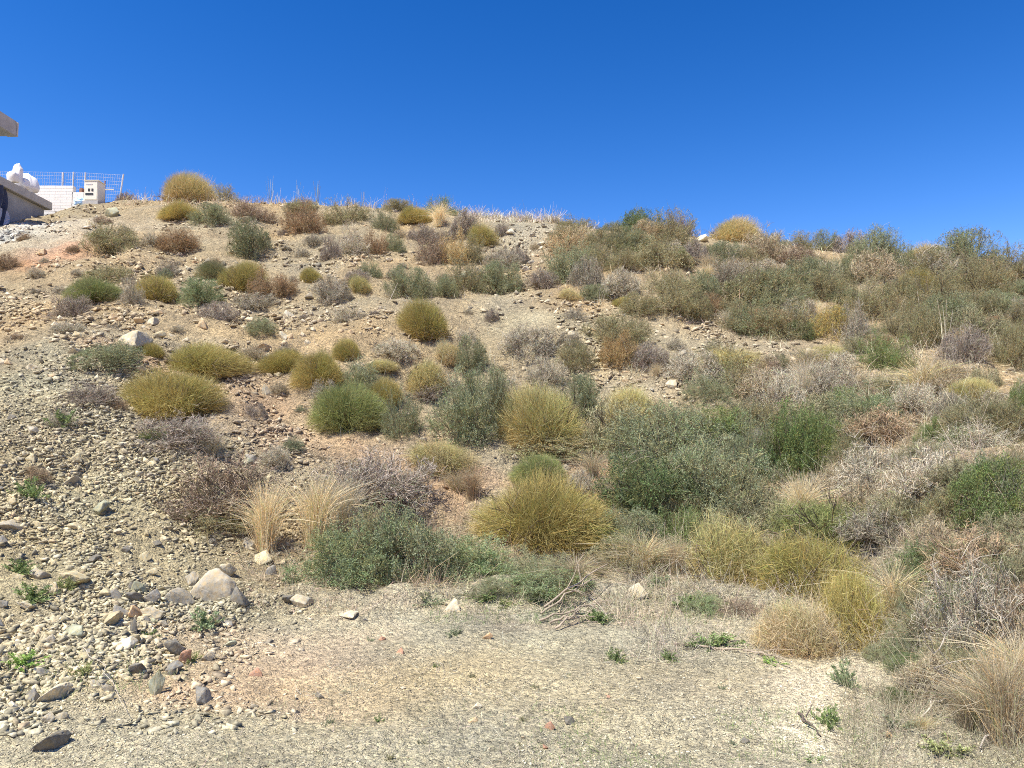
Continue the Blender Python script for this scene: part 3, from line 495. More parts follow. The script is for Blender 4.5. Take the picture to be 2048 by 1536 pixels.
# ------------------------------------------------------------------ every shrub, tuft and weed of the photograph
# kind | centre px | base py | width px | height px | colour | label
PL = '''
B|372|408|98|60|gold|large straw gold domed shrub breaking the skyline to the right of the leaning fence pole
G|446|403|66|38|drab|dark olive brown bush on the skyline hugging the right side of the gold dome
B|362|440|76|40|olive|olive broom directly below the gold dome on the skyline
G|424|451|74|46|sage|grey green bush between the low olive broom and the mauve twiggy bush under the skyline
T|500|442|92|44|mauve|mauve grey twiggy bush below the two bluish stalks on the skyline
G|504|511|84|74|sage|tall rounded grey green bush with a dark foot, alone below the mauve skyline bush
G|218|508|112|64|drab|wide dark grey green bush on bare slope right of the red soil scar
T|303|490|45|26|pale|small pale twig clump between the wide dark bush and the rust coloured bush
O|352|500|76|44|brown|low rust brown spiny bush on the bare slope below the skyline brooms
T|206|448|32|18|mauve|tiny reddish twig tuft beside the grey boulder under the fence
G|214|570|88|38|drab|flat greenish grey bush just above the bright green broom on the left
B|187|608|108|52|green|bright green low broom, the greenest dome on the left slope
T|263|613|48|60|pale|pale upright twiggy bush squeezed between the green and the yellow brooms
B|315|606|86|56|olive|yellow olive broom with a dark foot right of the pale upright twigs
T|337|552|44|34|grey|small grey twig bush above the yellow olive broom on the left
G|402|614|82|60|blue|blue green bush standing right of the yellow olive broom
B|428|562|60|44|drab|dull green broom touching the left side of the tall golden olive broom
B|484|590|104|70|olive|tall golden olive broom of the upper left slope, merged with a brown spiny bush
O|550|597|92|56|brown|brown spiny bush leaning on the right side of the golden olive broom
T|432|646|78|42|purple|purple grey twig mound below the blue green bush
T|505|622|90|36|grey|low grey twig mat between the purple mound and the brown spiny bush
G|524|670|58|36|sage|small grey green bush alone in the rubble, right of the purple twig mound
T|140|640|84|50|purple|purple grey twiggy bush below left of the bright green broom
T|138|672|60|28|pale|pale flat twig clump just under the purple bush on the far left
G|208|740|126|52|sage|spreading grey green bush downhill left of the big pale boulder
B|306|717|54|32|olive|small olive broom at the foot of the big pale boulder
B|402|766|162|74|olive|wide olive broom, the upper of the two large domes on the left
B|345|848|192|104|olive|largest olive dome of the left slope, the lower of the pair
T|178|818|100|50|purple|purplish twiggy bush at the edge of the grey scree, left of the large olive dome
T|225|822|50|34|brown|small reddish brown twigs beside the purplish bush at the scree edge
T|340|912|170|70|purple|long dark purple twig mat right below the large olive dome
G|300|884|56|24|leaf|patch of small green leaves inside the dark purple twig mat
S|425|912|60|48|pale|pale dry tuft at the right end of the dark purple twig mat
W|128|866|60|40|leaf|green leafy weed growing in the scree below the purplish bush
T|122|860|66|40|grey|thin grey twigs standing around the green scree weed
W|60|1010|72|46|leaf|bright green weed in the scree near the left edge
T|64|968|60|34|brown|brown dry seed stalks standing behind the bright green scree weed
T|450|1050|225|128|mauve|large mauve brown twiggy bush behind the straw bunches
G|430|1080|150|60|drab|dark green foliage at the foot of the mauve brown bush
T|752|1032|220|112|purple|large purple grey twiggy bush right of the tall straw bunches
S|530|1104|70|150|straw|tall straw bunch leaning left in front of the mauve brown bush
S|632|1100|90|170|straw|tallest straw bunch, fanning out between the mauve and purple bushes
S|690|1072|60|130|pale|pale arching straw bunch against the left side of the purple bush
S|742|1096|56|90|dry|greenish straw tuft rising from the sprawling grey green shrub
D|690|1205|210|130|blue|left half of the sprawling grey green shrub above the level ground
D|808|1195|210|165|sage|middle and tallest mound of the sprawling grey green shrub above the level ground
D|930|1188|180|100|blue|right end of the sprawling grey green shrub, just below the great olive broom
G|1075|1195|150|80|sage|low grey green growth under the great olive broom
A|1150|1180|110|80|dry|dry arching grass between the great olive broom and the pale stone
B|1085|1128|262|160|olive|great olive broom at the foot of the slope in the middle of the picture
B|1180|1110|90|72|green|small green lobe on the right of the great olive broom
B|1085|978|108|62|green|green domed broom perched right above the great olive broom
B|1092|915|200|140|yellow|tall golden topped broom of the middle slope
G|1085|930|190|62|drab|dark green skirt under the tall golden topped broom
G|925|886|140|135|sage|tall loose grey green bush left of the golden topped broom
G|968|870|120|140|sage|grey green bush overlapping the golden topped broom on its left side
L|880|955|128|66|gold|pale yellow broom with bare grey stems below the tall grey green bushes
A|915|985|80|50|dry|matted dry grass at the foot of the pale yellow broom
B|692|870|150|104|green|deep green broom with a dark hollow underneath, centre left of the slope
B|768|812|72|56|olive|small olive broom tucked behind the deep green broom
G|802|882|78|104|sage|upright dark sage bush to the right of the deep green broom
B|640|775|86|74|olive|right half of the olive broom pair in the middle left
B|568|747|94|50|olive|left half of the olive broom pair in the middle left
T|650|800|60|40|grey|grey twigs beneath the olive broom pair
B|697|725|56|50|olive|small upright olive broom just above the grey green clump
T|792|722|82|44|pale|pale silver twig clump right of the small upright olive broom
L|768|746|66|26|yellow|low yellow tuft below the pale silver twig clump
G|722|782|96|62|sage|dark grey green clump behind the deep green broom
L|850|786|82|64|yellow|faded yellow broom over grey twigs, left of the tall grey green bush
T|850|800|70|34|purple|grey purple twigs under the faded yellow broom
B|855|682|104|84|olive|near perfectly round olive broom standing alone high on the middle slope
L|894|728|62|46|orange|small orange tan broom below right of the round olive broom
G|942|742|72|72|sage|grey green bush right of the small orange tan broom
T|932|694|52|36|pale|pale twigs touching the right side of the round olive broom
T|1058|716|122|62|grey|grey domed twig bush right of centre, with open gravel above it
T|1092|775|84|64|pale|pale grey twigs downhill of the grey domed twig bush
G|1152|738|76|56|drab|dark olive bush left of the rust orange spiny bush
O|1236|732|84|70|rust|rust orange rounded bush on the right centre slope
T|1302|742|74|56|purple|purple twig bush leaning against the rust orange bush
G|1160|845|90|100|sage|grey green bush behind the golden topped broom on its right
L|1255|860|110|80|yellow|yellowish dry broom at the upper left corner of the big green thicket
O|608|472|88|64|brown|pinkish brown bush under the skyline left of centre
G|600|428|70|30|drab|low olive fringe on the skyline above the pinkish brown bush
G|694|450|92|50|drab|olive bush right of the pinkish brown bush under the skyline
T|664|520|46|50|purple|purple grey twigs at the left end of the upright pale grey clump
T|705|512|66|60|pale|upright pale grey clump right below the olive skyline bush
O|748|512|52|50|brown|very dark brown bush with yellow tips, right of the upright pale grey clump
G|770|462|52|44|sage|small sage bush under the crest between the olive bush and the yellow green one
G|788|505|44|40|sage|small sage bush right beside the very dark brown bush
B|825|448|66|36|olive|yellow green low broom under the crest bush
G|795|425|60|26|drab|low dull bush on the crest left of the dark green crest bush
T|842|488|58|40|purple|lilac grey twig bush below the yellow green low broom
G|886|422|74|40|leaf|dark green bush on the crest, left of the white grasses
S|878|452|46|50|straw|straw tuft standing straight below the dark green crest bush
T|925|480|66|60|purple|dark purple twig bush right of the straw tuft under the crest
L|965|492|54|44|olive|olive tuft right of the dark purple twig bush
T|860|532|62|60|mauve|grey brown bush left of the bright gold spiny bush
O|905|530|66|66|gold|bright gold spiny bush, the most golden spot below the crest
G|945|525|52|58|drab|dull olive bush right of the bright gold spiny bush
G|818|604|92|74|sage|tall grey green bush above the round olive broom
G|925|588|80|74|drab|dark hollowed bush above and right of the round olive broom
G|890|598|54|50|sage|paler sage bush on the left flank of the dark hollowed bush
G|1000|594|92|72|sage|broad grey green bush right of the dark hollowed bush
T|1005|540|70|44|grey|grey twigs above the broad grey green bush
T|664|606|72|54|grey|grey twig bush right of the small yellow green broom
B|624|570|50|36|olive|small yellow green broom beside the brown spiny bush
G|740|556|52|40|sage|small sage bush in the open slope under the pale grey clump
L|718|586|44|36|yellow|small yellowish tuft below the small sage bush in the open slope
T|698|648|72|38|pale|pale grey twig mat left of the round olive broom
T|985|643|30|28|purple|tiny purple grey twig ball in the open gravel, the left one of two
T|1150|644|52|30|grey|rounded grey twig ball in the open gravel, the right one of two
L|1140|600|46|24|gold|tiny golden cushion below the grassy bushes of the upper middle
T|1086|582|62|44|purple|pale lilac twigs left of the tiny golden cushion
T|1170|580|76|66|grey|left part of the grey grassy bush of the upper middle
T|1232|594|84|58|pale|right part of the grey grassy bush, with pale dry blades
B|1244|618|42|26|olive|small yellow olive cushion at the left foot of the dark olive bushes
G|1278|630|82|44|drab|dark olive bush beside the small yellow olive cushion
G|1330|602|124|60|drab|long dark olive bush above the bare grey log
G|1395|640|60|60|drab|dark olive bush right of the bare grey log
O|1418|628|54|44|brown|tan brown bush growing against the dark olive bush right of the log
G|1510|622|140|86|drab|broad olive bush with upright stems on the right slope
O|1535|660|100|40|brown|brown heath bush below the broad olive bush
D|1286|474|96|58|dark|rounded dark green bush on the crest right of the white grasses
T|1352|474|76|50|mauve|reddish purple bush on the crest touching the dark green one
G|1158|446|84|24|drab|low dark bush on the crest at the right end of the white grasses
G|1232|452|70|28|sage|low grey green bush on the crest left of the rounded dark green one
B|1465|490|98|52|gold|golden domed broom on the crest, right of the reddish purple bush
G|1545|492|70|30|sage|grey bush on the crest right of the golden dome
G|1610|496|100|42|drab|olive bush on the crest in the right part of the skyline
T|1698|512|82|50|purple|tall purple grey bush ending the highest part of the right crest
G|1652|500|60|46|sage|sage bush on the crest touching the tall purple grey bush
T|1770|512|56|26|mauve|low mauve bush in the dip of the right crest
B|1860|520|96|46|gold|tan gold broom on the right crest above the white sticks
G|1928|525|80|38|drab|dark olive bush right of the tan gold crest broom
T|1990|548|80|40|mauve|mauve brown bush on the crest near the right edge
T|2035|560|50|44|purple|purple grey bush cut off by the right edge on the crest
O|1150|510|100|54|dry|tan brown bush under the crest, right of the pale rubble
G|1215|512|96|60|drab|dull olive grass like bush under the rounded dark green crest bush
G|1330|545|116|66|drab|dark grey olive bush below the line of pale stones
T|1395|535|64|56|purple|purple tinted bush below the golden crest dome
G|1250|545|70|50|drab|olive bush to the left below the line of pale stones
G|1450|540|80|60|sage|grey olive bush below right of the golden crest dome
T|1540|560|80|40|white|patch of whitish bare twigs under the right crest
T|1632|560|90|36|white|second patch of whitish bare twigs, further right under the crest
G|1500|540|70|46|drab|brownish olive bush above the first patch of whitish twigs
T|1580|535|90|44|mauve|mauve bush between the crest olive bush and the whitish twigs
B|1842|594|80|58|olive|yellow olive broom on the far right below the white sticks
G|1795|610|70|64|drab|dark olive bush left of the yellow olive far right broom
B|1985|566|44|26|gold|small golden cushion near the right edge below the crest
L|1920|578|40|26|yellow|small yellow tuft between the far right broom and the golden cushion
G|1650|612|110|70|drab|dark grey olive bush in the middle of the right slope below the whitish twigs
G|1730|640|110|84|drab|tall grey olive bush left of the stony gap on the right slope
G|1590|590|80|70|sage|grey green bush right of the broad olive bush
T|1600|660|90|60|grey|grey upright twigs below the dark grey olive bush
G|1660|680|80|70|olive|yellowish olive upright bush on the right slope
G|1595|685|70|44|dark|low dark green bush at the end of the bare stony tongue
T|1710|690|80|80|grey|grey twig bush right of the yellowish olive upright bush
G|1770|748|100|84|leaf|green bush with dark upright stems on the right slope
G|1850|700|90|90|drab|olive bush with upright stems above the dry golden grass
G|1900|650|90|66|sage|grey olive bush on the far right slope
G|1960|640|90|60|drab|brownish olive bush near the right edge of the upper slope
O|1992|678|54|50|brown|very dark bush hollow near the right edge
G|2030|740|80|100|drab|dark olive bush cut by the right edge beside the stony gully
T|1925|730|90|80|purple|purplish grey bush left of the stony gully near the right edge
L|1650|728|92|36|yellow|flat yellow broom right of the bare stony tongue
L|1462|758|110|60|yellow|yellow broom fading to purple stems at the end of the bare gravel
T|1520|760|80|44|mauve|mauve twigs right of the fading yellow broom
A|1845|792|110|80|gold|golden dry grass mound with long bare stalks on the right
B|1948|812|96|54|yellow|yellow broom near the right edge of the middle slope
D|2038|835|44|76|leaf|rich green bush cut by the right edge beside the yellow broom
T|1550|830|100|90|pale|pale grey grassy twigs left of the tall white stalks
T|1650|810|110|80|grey|grey brown bush right of the tall white stalks
S|1610|800|44|90|white|tall white curved grass stalks on the right slope
D|1760|850|150|56|blue|pale blue green bush top in the right middle
T|1770|900|150|80|brown|brown twiggy mass with dark hollows under the pale blue green bush
D|1868|890|70|56|leaf|bright green bush right of the brown twiggy mass
G|1950|880|120|70|drab|dull olive bush below the right edge yellow broom
D|1595|965|130|150|leaf|upright leafy green shrub in the right middle, above the arching straw
G|1330|960|230|140|sage|grey green upper left part of the big thicket right of centre
D|1430|910|150|90|leaf|green crown at the top of the big thicket right of centre
D|1300|1070|200|150|dark|darkest green lower left part of the big thicket
G|1430|1070|210|180|sage|olive lower right part of the big thicket
G|1500|985|130|150|sage|grey green right flank of the big thicket
A|1290|1150|110|90|straw|straw grass with dark gaps beneath the darkest green thicket
S|1350|1150|60|80|dry|reddish straw tuft right of the grass under the thicket
S|1605|1060|60|120|straw|pale straw plume below the upright leafy green shrub
A|1640|1055|90|60|dry|dry grass beside the pale straw plume
G|1690|960|80|110|drab|dark olive bush right of the upright leafy green shrub
L|1455|1200|185|135|yellow|bright yellow broom at the slope foot right of centre
L|1655|1120|190|95|green|yellow green dome behind the other brooms at the lower right
L|1620|1235|200|135|olive|olive broom in the middle of the lower right cluster
L|1700|1315|140|145|olive|green broom at the right end of the lower right cluster
L|1612|1340|170|118|orange|orange straw coloured broom at the front of the lower right cluster
G|1408|1245|96|52|blue|low blue green bush at the foot of the bright yellow broom
T|1480|1250|100|46|mauve|dark dry twigs between the bright yellow broom and the pale ground
T|1745|1010|150|110|pale|pale silvery brown twig bush left of the dark right edge foliage
T|1850|1010|150|110|white|whitish bare twig mass with curved pale stems on the right
T|1760|1110|150|90|grey|grey twig bush behind the yellow green dome
T|1960|920|150|70|pale|pale twig bush near the right edge above the dark green shrub
D|1990|1055|150|130|leaf|dark green leafy shrub cut by the right edge
G|1900|1060|110|90|drab|olive twiggy shrub left of the dark green right edge shrub
T|1960|1200|200|130|brown|brown tangled thorn bush at the right edge
D|1870|1190|130|100|dark|dark green growth left of the brown tangled thorn bush
A|1790|1240|120|130|straw|arching straw grass right of the lower right broom cluster
T|1975|1350|210|200|grey|large grey tangled bush above the big corner grass
G|1840|1330|110|110|sage|grey green leafy stems right of the green broom
S|2010|1500|150|215|dry|big grass clump in the lower right corner
A|1960|1440|130|110|pale|pale loose grass left of the big corner grass clump
G|1780|1340|90|50|sage|low grey green herb beneath the green broom
T|2030|1330|130|150|brown|brown tangled brush at the right edge behind the big corner grass
T|1850|1270|110|90|drab|dull tangled brush right of the orange straw coloured broom
G|1900|1390|120|90|drab|dull olive herbage at the left foot of the grey tangled bush
T|1890|1430|140|110|dry|dry tan tangle left of the big corner grass clump
A|2040|1390|120|150|straw|straw grass behind the big corner grass clump
T|2035|1240|120|140|drab|dull thorny bush cut by the right edge above the grey tangled bush
G|1930|1290|120|110|dark|dark green leaves inside the grey tangled bush
G|1900|556|90|44|drab|dark olive bush below the white slanting sticks
T|1960|556|70|40|brown|brown twig bush on the crest right of the dark olive bushes
O|2000|585|70|40|dry|tan brown bush near the right edge just under the crest
G|1790|548|70|44|sage|sage bush under the dip of the right crest
D|1090|1218|170|66|blue|soft blue green growth along the slope foot below the great olive broom
G|985|1205|90|44|sage|low sage growth left of the soft blue green growth at the slope foot
W|1100|1222|70|34|leaf|green herb growing between the branch pile and the great olive broom
W|1320|1190|70|34|blue|blue green herb beside the pale rounded stone at the slope foot
W|1370|1230|60|34|leaf|green herb left of the low blue green bush
W|860|1222|60|28|sage|dull green herb left of the pale rounded stone in the middle
W|1690|1388|60|56|blue|grey green leafy weed on the pale ground right of the orange broom
W|1660|1468|66|46|leaf|leafy green weed on the pale ground near the dark stick
W|1230|1334|44|34|leaf|round green weed on the level ground, left of a similar one
W|1337|1332|42|28|leaf|small green weed on the level ground, right of a similar one
W|1430|1322|104|44|leaf|wide green weed patch beside the dry twig heap
W|1545|1342|52|22|lime|bright lime green leaves left of the orange broom
W|1625|1536|56|22|leaf|green weed at the bottom edge, right part
W|1910|1536|120|46|green|broad grassy weed at the bottom edge near the right corner
W|1800|1480|90|40|sage|dull green weed left of the pale loose corner grass
W|1195|1262|76|34|leaf|green weed at the tip of the bare branch pile
W|405|1272|72|46|blue|blue green spiky weed on the bare soil below the triangular boulder
W|388|1332|34|26|green|small weed behind the red stone
W|300|1284|54|20|leaf|flat green weed among the dark stones
W|34|1160|70|36|leaf|green weed at the left edge, upper of the group
W|60|1222|90|46|leaf|wide green weed near the left edge, middle of the group
W|130|1192|50|34|green|small upright green weed in the scree right of the left edge weeds
W|45|1352|76|40|lime|pale green weed near the left edge, lowest of the group
W|165|1358|44|30|green|small weed among the lower left stones
W|968|1215|70|30|leaf|soft green weed between two pale stones at the slope foot
W|905|1280|40|22|sage|small dull weed on the level ground in the middle
W|1015|1225|50|24|green|small green weed left of the bare branch pile
T|512|842|46|36|purple|small lilac dry tuft on the red soil left of the deep green broom
T|1160|990|56|50|pale|pale silver tuft on the red soil right of the green domed broom
S|945|1000|50|70|brown|brown dried flower heads below the pale yellow broom
T|1350|700|40|24|grey|tiny grey twig tuft on the bare gravel tongue
T|1010|800|60|50|pale|pale twigs between the grey green bush and the golden topped broom
T|15|540|50|34|brown|brown bush cut by the left edge on the upper slope
T|330|560|30|24|sage|tiny sage tuft above the yellow olive broom
T|250|394|40|20|brown|brown dry tuft on the skyline right of the leaning pole
K|540|400|30|46|stalk|forked pair of tall bluish stalks on the skyline
K|597|400|22|38|stalk|single bluish stalk leaning left on the skyline
K|634|402|10|50|pale|thin straight stalk on the skyline above the pinkish brown bush
K|725|408|24|36|pale|thin leaning stalk on the skyline left of the crest bushes
K|885|400|22|44|pale|thin kinked stalk sticking out above the dark green crest bush
K|1770|510|20|34|pale|thin stalk in the dip of the right crest
K|1890|690|20|70|white|tall single dry stalk on the far right slope
'''
for ln in PL.strip().splitlines():
    k, cx, by, w, h, c, lab = ln.split('|'); plant(k, float(cx), float(by), float(w), float(h), c, lab)
REFS = []
STOP = {'on', 'below', 'right', 'left', 'in', 'at', 'under', 'above', 'beside', 'behind', 'with', 'between', 'touching', 'directly', 'just', 'growing', 'alone', 'leaning', 'of', 'over', 'near', 'squeezed', 'hugging', 'to', 'tucked', 'against', 'breaking', 'merged', 'downhill', 'standing', 'perched', 'overlapping', 'cut', 'casting', 'down', 'where', 'uphill'}
def add_ref(cx, by, h, lab):
    w = lab.replace(',', ' ,').split(); o = []
    for q in w:
        if q == ',' or q in STOP: break
        o.append(q)
    if 2 <= len(o) <= 7: REFS.append((cx, by-h*.4, ' '.join(o)))
for ln in PL.strip().splitlines():
    q = ln.split('|'); add_ref(float(q[1]), float(q[2]), float(q[4]), q[6])
USED = set()
def near_label(cx, cy, head):
    cnt = {}
    for r in REFS: cnt[r[2]] = cnt.get(r[2], 0)+1
    c = sorted((((r[0]-cx)**2+((r[1]-cy)*1.3)**2), r) for r in REFS if cnt[r[2]] == 1)
    for d, r in c[:14]:
        dx = cx-r[0]; dy = cy-r[1]
        side = ('right of' if dx > 0 else 'left of') if abs(dx) > abs(dy)*1.4 else ('below' if dy > 0 else 'above')
        l = f"{head} {'just' if d < 70**2 else 'some way'} {side} the {r[2]}"
        if l not in USED and len(l.split()) <= 16: USED.add(l); return l
        diag = ('lower' if dy > 0 else 'upper')+(' right' if dx > 0 else ' left')
        l = f"{head} to the {diag} of the {r[2]}"
        if l not in USED and len(l.split()) <= 16: USED.add(l); return l
    return head
WORD = dict(drab='dull olive', sage='grey green', dry='dry tan', leaf='green', straw='straw coloured', dark='dark', blue='blue green', mauve='mauve')
PLACED = [(float(l.split('|')[1]), float(l.split('|')[2])) for l in PL.strip().splitlines()]
def fill(kind, n, box, size, cols, label, group, hr=(.5, .8)):
    for _ in range(n):
        w = size[0]*.8+(size[1]*1.2-size[0]*.8)*pr.random()**1.5; best = None
        for t in range(6):      # keep away from what stands there already
            q = (pr.uniform(box[0], box[2]), pr.uniform(box[1], box[3])); d = min(math.hypot(q[0]-p[0], (q[1]-p[1])*1.6) for p in PLACED)
            if q[1] < np.interp(q[0], [1100, 1400, 2048], [470, 492, 548]): d = -1
            if bare(*q): d = -2
            if best is None or d > best[0]: best = (d, q)
        if best[0] < -1: continue
        q = best[1]; PLACED.append(q); c = cols[pr.integers(0, len(cols))]
        plant(kind, q[0], q[1], w, w*pr.uniform(*hr), c, near_label(q[0], q[1]-w*.3, WORD.get(c, c)+' '+label), group)
fill('T', 26, (560, 470, 1120, 640), (20, 42), ['pale', 'grey', 'purple', 'dry'], 'little twig tuft', 'small tufts of the upper middle slope')
fill('T', 14, (30, 440, 500, 680), (16, 34), ['pale', 'grey', 'brown'], 'little twig tuft', 'small tufts of the upper left slope')
fill('T', 24, (480, 680, 1200, 1000), (22, 50), ['pale', 'grey', 'dry', 'sage'], 'little dry tuft', 'small tufts between the middle brooms')
fill('G', 50, (1130, 470, 2060, 720), (50, 110), ['drab', 'sage', 'dry', 'drab', 'drab', 'sage'], 'bush', 'filling bushes of the upper right scrub', (.55, .8))
fill('T', 38, (1320, 500, 2060, 860), (50, 100), ['grey', 'drab', 'pale', 'drab', 'dry'], 'twig bush', 'dry bushes of the right hand scrub', (.5, .8))
fill('T', 30, (1230, 840, 2070, 1180), (80, 140), ['grey', 'dry', 'drab', 'drab'], 'tangled bush', 'tangled bushes of the lower right scrub', (.6, .8))
fill('G', 30, (1250, 780, 2070, 1180), (80, 130), ['sage', 'drab', 'leaf', 'sage'], 'loose bush', 'loose greenish bushes of the lower right scrub', (.6, .8))
fill('G', 12, (1780, 1180, 2070, 1450), (70, 130), ['sage', 'drab', 'dark'], 'low bush', 'low bushes of the lower right corner', (.5, .7))
fill('A', 10, (1800, 1250, 2060, 1500), (50, 100), ['straw', 'pale', 'dry'], 'grass clump', 'dry clumps of the lower right corner', (.9, 1.3))
fill('A', 26, (1180, 700, 2060, 1190), (30, 64), ['straw', 'pale', 'dry'], 'grass tuft', 'dry tufts among the right hand bushes', (.9, 1.4))
fill('S', 22, (1130, 500, 2060, 760), (20, 34), ['straw', 'pale', 'dry'], 'thin grass tuft', 'straw tufts of the upper right slope', (1, 1.5))
fill('W', 26, (560, 1260, 1560, 1530), (10, 26), ['leaf', 'sage', 'drab'], 'tiny weed', 'tiny weeds of the level ground')
# ------------------------------------------------------------------ dry grass and litter (stuff)
def blades(name, boxes, mat, label, seed):
    rg = np.random.default_rng(seed); B = Rib()
    for (n, x0, y0, x1, y1, L0, L1, lie, col, jit) in boxes:
        px = rg.uniform(x0, x1, n); py = rg.uniform(y0, y1, n); y = depth(px, py); x = uu(px, py)*y
        k = (fbm(x*1.3, y*1.3, seed, 3) > -.12+jit) & ~bare(px, py); x = x[k]; y = y[k]; m = len(x); z = height(x, y); lm = (.45+1.1*np.clip(.5+1.5*fbm(x*2.3, y*2.3, seed+9, 3), 0, 1))[:, None]
        P = np.stack([x, y, z], 1); az = rg.uniform(0, 6.283, m); e = np.where(rg.random(m) < lie, rg.uniform(0, .25, m), rg.uniform(.7, 1.5, m))
        D = np.stack([np.cos(az)*np.cos(e), np.sin(az)*np.cos(e), np.sin(e)+.1], 1); L = rg.uniform(L0, L1, m)[:, None]*lm
        w = np.clip(.00042*y, .0016, .009)
        c = np.array(col)*rg.uniform(.6, 1.3, m)[:, None]*(1+rg.normal(0, .06, (m, 3)))
        bd = rg.normal(0, .28, (m, 3))*L; B.add(P, P+D*L*.5+bd*.2, P+D*L*[1, 1, .9]+bd, w*1.2, w*.5, np.clip(c, 0, 1), rg)
    o = link(name, B.mesh(name, mat)); tag(o, label, 'grass', kind='stuff')
blades('dry_grass', [
    (3000, 925, 424, 1140, 446, .10, .30, .05, (.66, .59, .44), -.2), (2200, 240, 396, 960, 412, .1, .35, .1, (.66, .56, .38), -.1), (2600, 1130, 450, 2060, 560, .12, .35, .1, (.62, .54, .38), -.1),
    (15000, 1180, 560, 2070, 900, .08, .28, .3, (.50, .44, .31), -.1), (16000, 1200, 900, 2070, 1330, .07, .25, .4, (.48, .42, .30), -.15), (7000, 1680, 1280, 2070, 1550, .04, .2, .5, (.38, .34, .225), -.1),
    (9000, 480, 1060, 1400, 1230, .05, .18, .6, (.5, .42, .28), -.05), (5000, 820, 940, 1250, 1180, .05, .2, .5, (.52, .38, .24), 0), (4500, 560, 460, 1200, 900, .06, .2, .4, (.46, .42, .32), .1),
    (2600, -60, 1380, 1900, 1560, .02, .08, .9, (.46, .42, .30), .05), (2200, 600, 1220, 1700, 1400, .02, .07, .9, (.48, .45, .33), .05), (2500, -60, 1220, 1900, 1560, .015, .05, .9, (.22, .2, .15), .05)], M_GRAVEL, 'dry grass and fallen stems covering the ground between the shrubs', 401)
def litter():
    rg = np.random.default_rng(500); B = Rib()
    for o in list(COL.objects):
        if o.parent or o.get('category') not in ('shrub', 'grass tuft'): continue
        n = 70 if o.get('category') == 'shrub' else 35; r = o.scale[0]*np.sqrt(rg.uniform(.1, 2.0, n)); a = rg.uniform(0, 6.283, n)
        x = o.location.x+r*np.cos(a); y = o.location.y-.15*o.scale[0]+r*np.sin(a); P = np.stack([x, y, height(x, y)+.006], 1); d = rg.uniform(0, 6.283, n); L = rg.uniform(.03, .13, n)[:, None]
        D = np.stack([np.cos(d), np.sin(d), rg.uniform(0, .35, n)], 1); w = np.clip(.0005*y, .002, .009)
        c = np.array([(.20, .15, .10), (.42, .36, .25), (.28, .24, .18)])[rg.integers(0, 3, n)]*rg.uniform(.7, 1.2, (n, 1))
        B.add(P, P+D*L*.5+rg.normal(0, .15, (n, 3))*L*[1, 1, .1], P+D*L, w*1.2, w*.6, c, rg)
    tag(link('leaf_litter', B.mesh('leaf_litter', M_GRAVEL)), 'dead twigs and leaf litter lying under and around the shrubs', 'litter', kind='stuff')
litter()
blades('sparse_green_grass', [(2200, -40, 1400, 2060, 1560, .012, .035, .3, (.24, .27, .12), .12), (1800, 1060, 1420, 1750, 1550, .015, .05, .3, (.20, .28, .09), .0), (1500, 850, 1190, 1450, 1250, .03, .09, .2, (.2, .26, .1), -.1),
    (900, 0, 1300, 380, 1400, .02, .07, .3, (.24, .3, .12), .05)], M_GRAVEL, 'sparse short green grass sprouting from the level ground', 402)
# ------------------------------------------------------------------ single rocks
RC = dict(stone=(.43, .395, .31), pale=(.50, .465, .36), khaki=(.45, .41, .28), grey=(.35, .33, .27), dark=(.18, .175, .155), white=(.58, .56, .46), red=(.40, .25, .18), orange=(.47, .34, .21), tan=(.48, .39, .26), green=(.34, .36, .27), slate=(.225, .222, .205))
def rock(cx, base, w, h, col, label, group=None, name='rock', k=None, rz=None, tilt=0):
    y = float(depth(cx, base-h*.3)); x = float(uu(cx, base))*y; z = float(height(x, y)); wr = w/F*y; hr = h/F*y
    if cx > 560 and base > 1200: wr *= .85; hr *= .75
    o = link(name, ROCKS[pr.integers(0, 12) if k is None else k]); dims = np.array([v.co[:] for v in o.data.vertices]); ht = dims[:, 2].max()
    dw = dims[:, 1].max()-dims[:, 1].min()
    o.scale = (wr, wr*pr.uniform(.8, 1.1), hr/ht*.98); o.rotation_euler = (tilt, 0, pr.uniform(-.5, .5)+(math.pi if pr.random() < .5 else 0) if rz is None else rz); o.location = (x, y, z-.16*hr)
    o.color = (*np.clip(np.array(RC[col])*pr.uniform(.88, 1.12), 0, 1), 1); tag(o, label, 'rock', group); return o
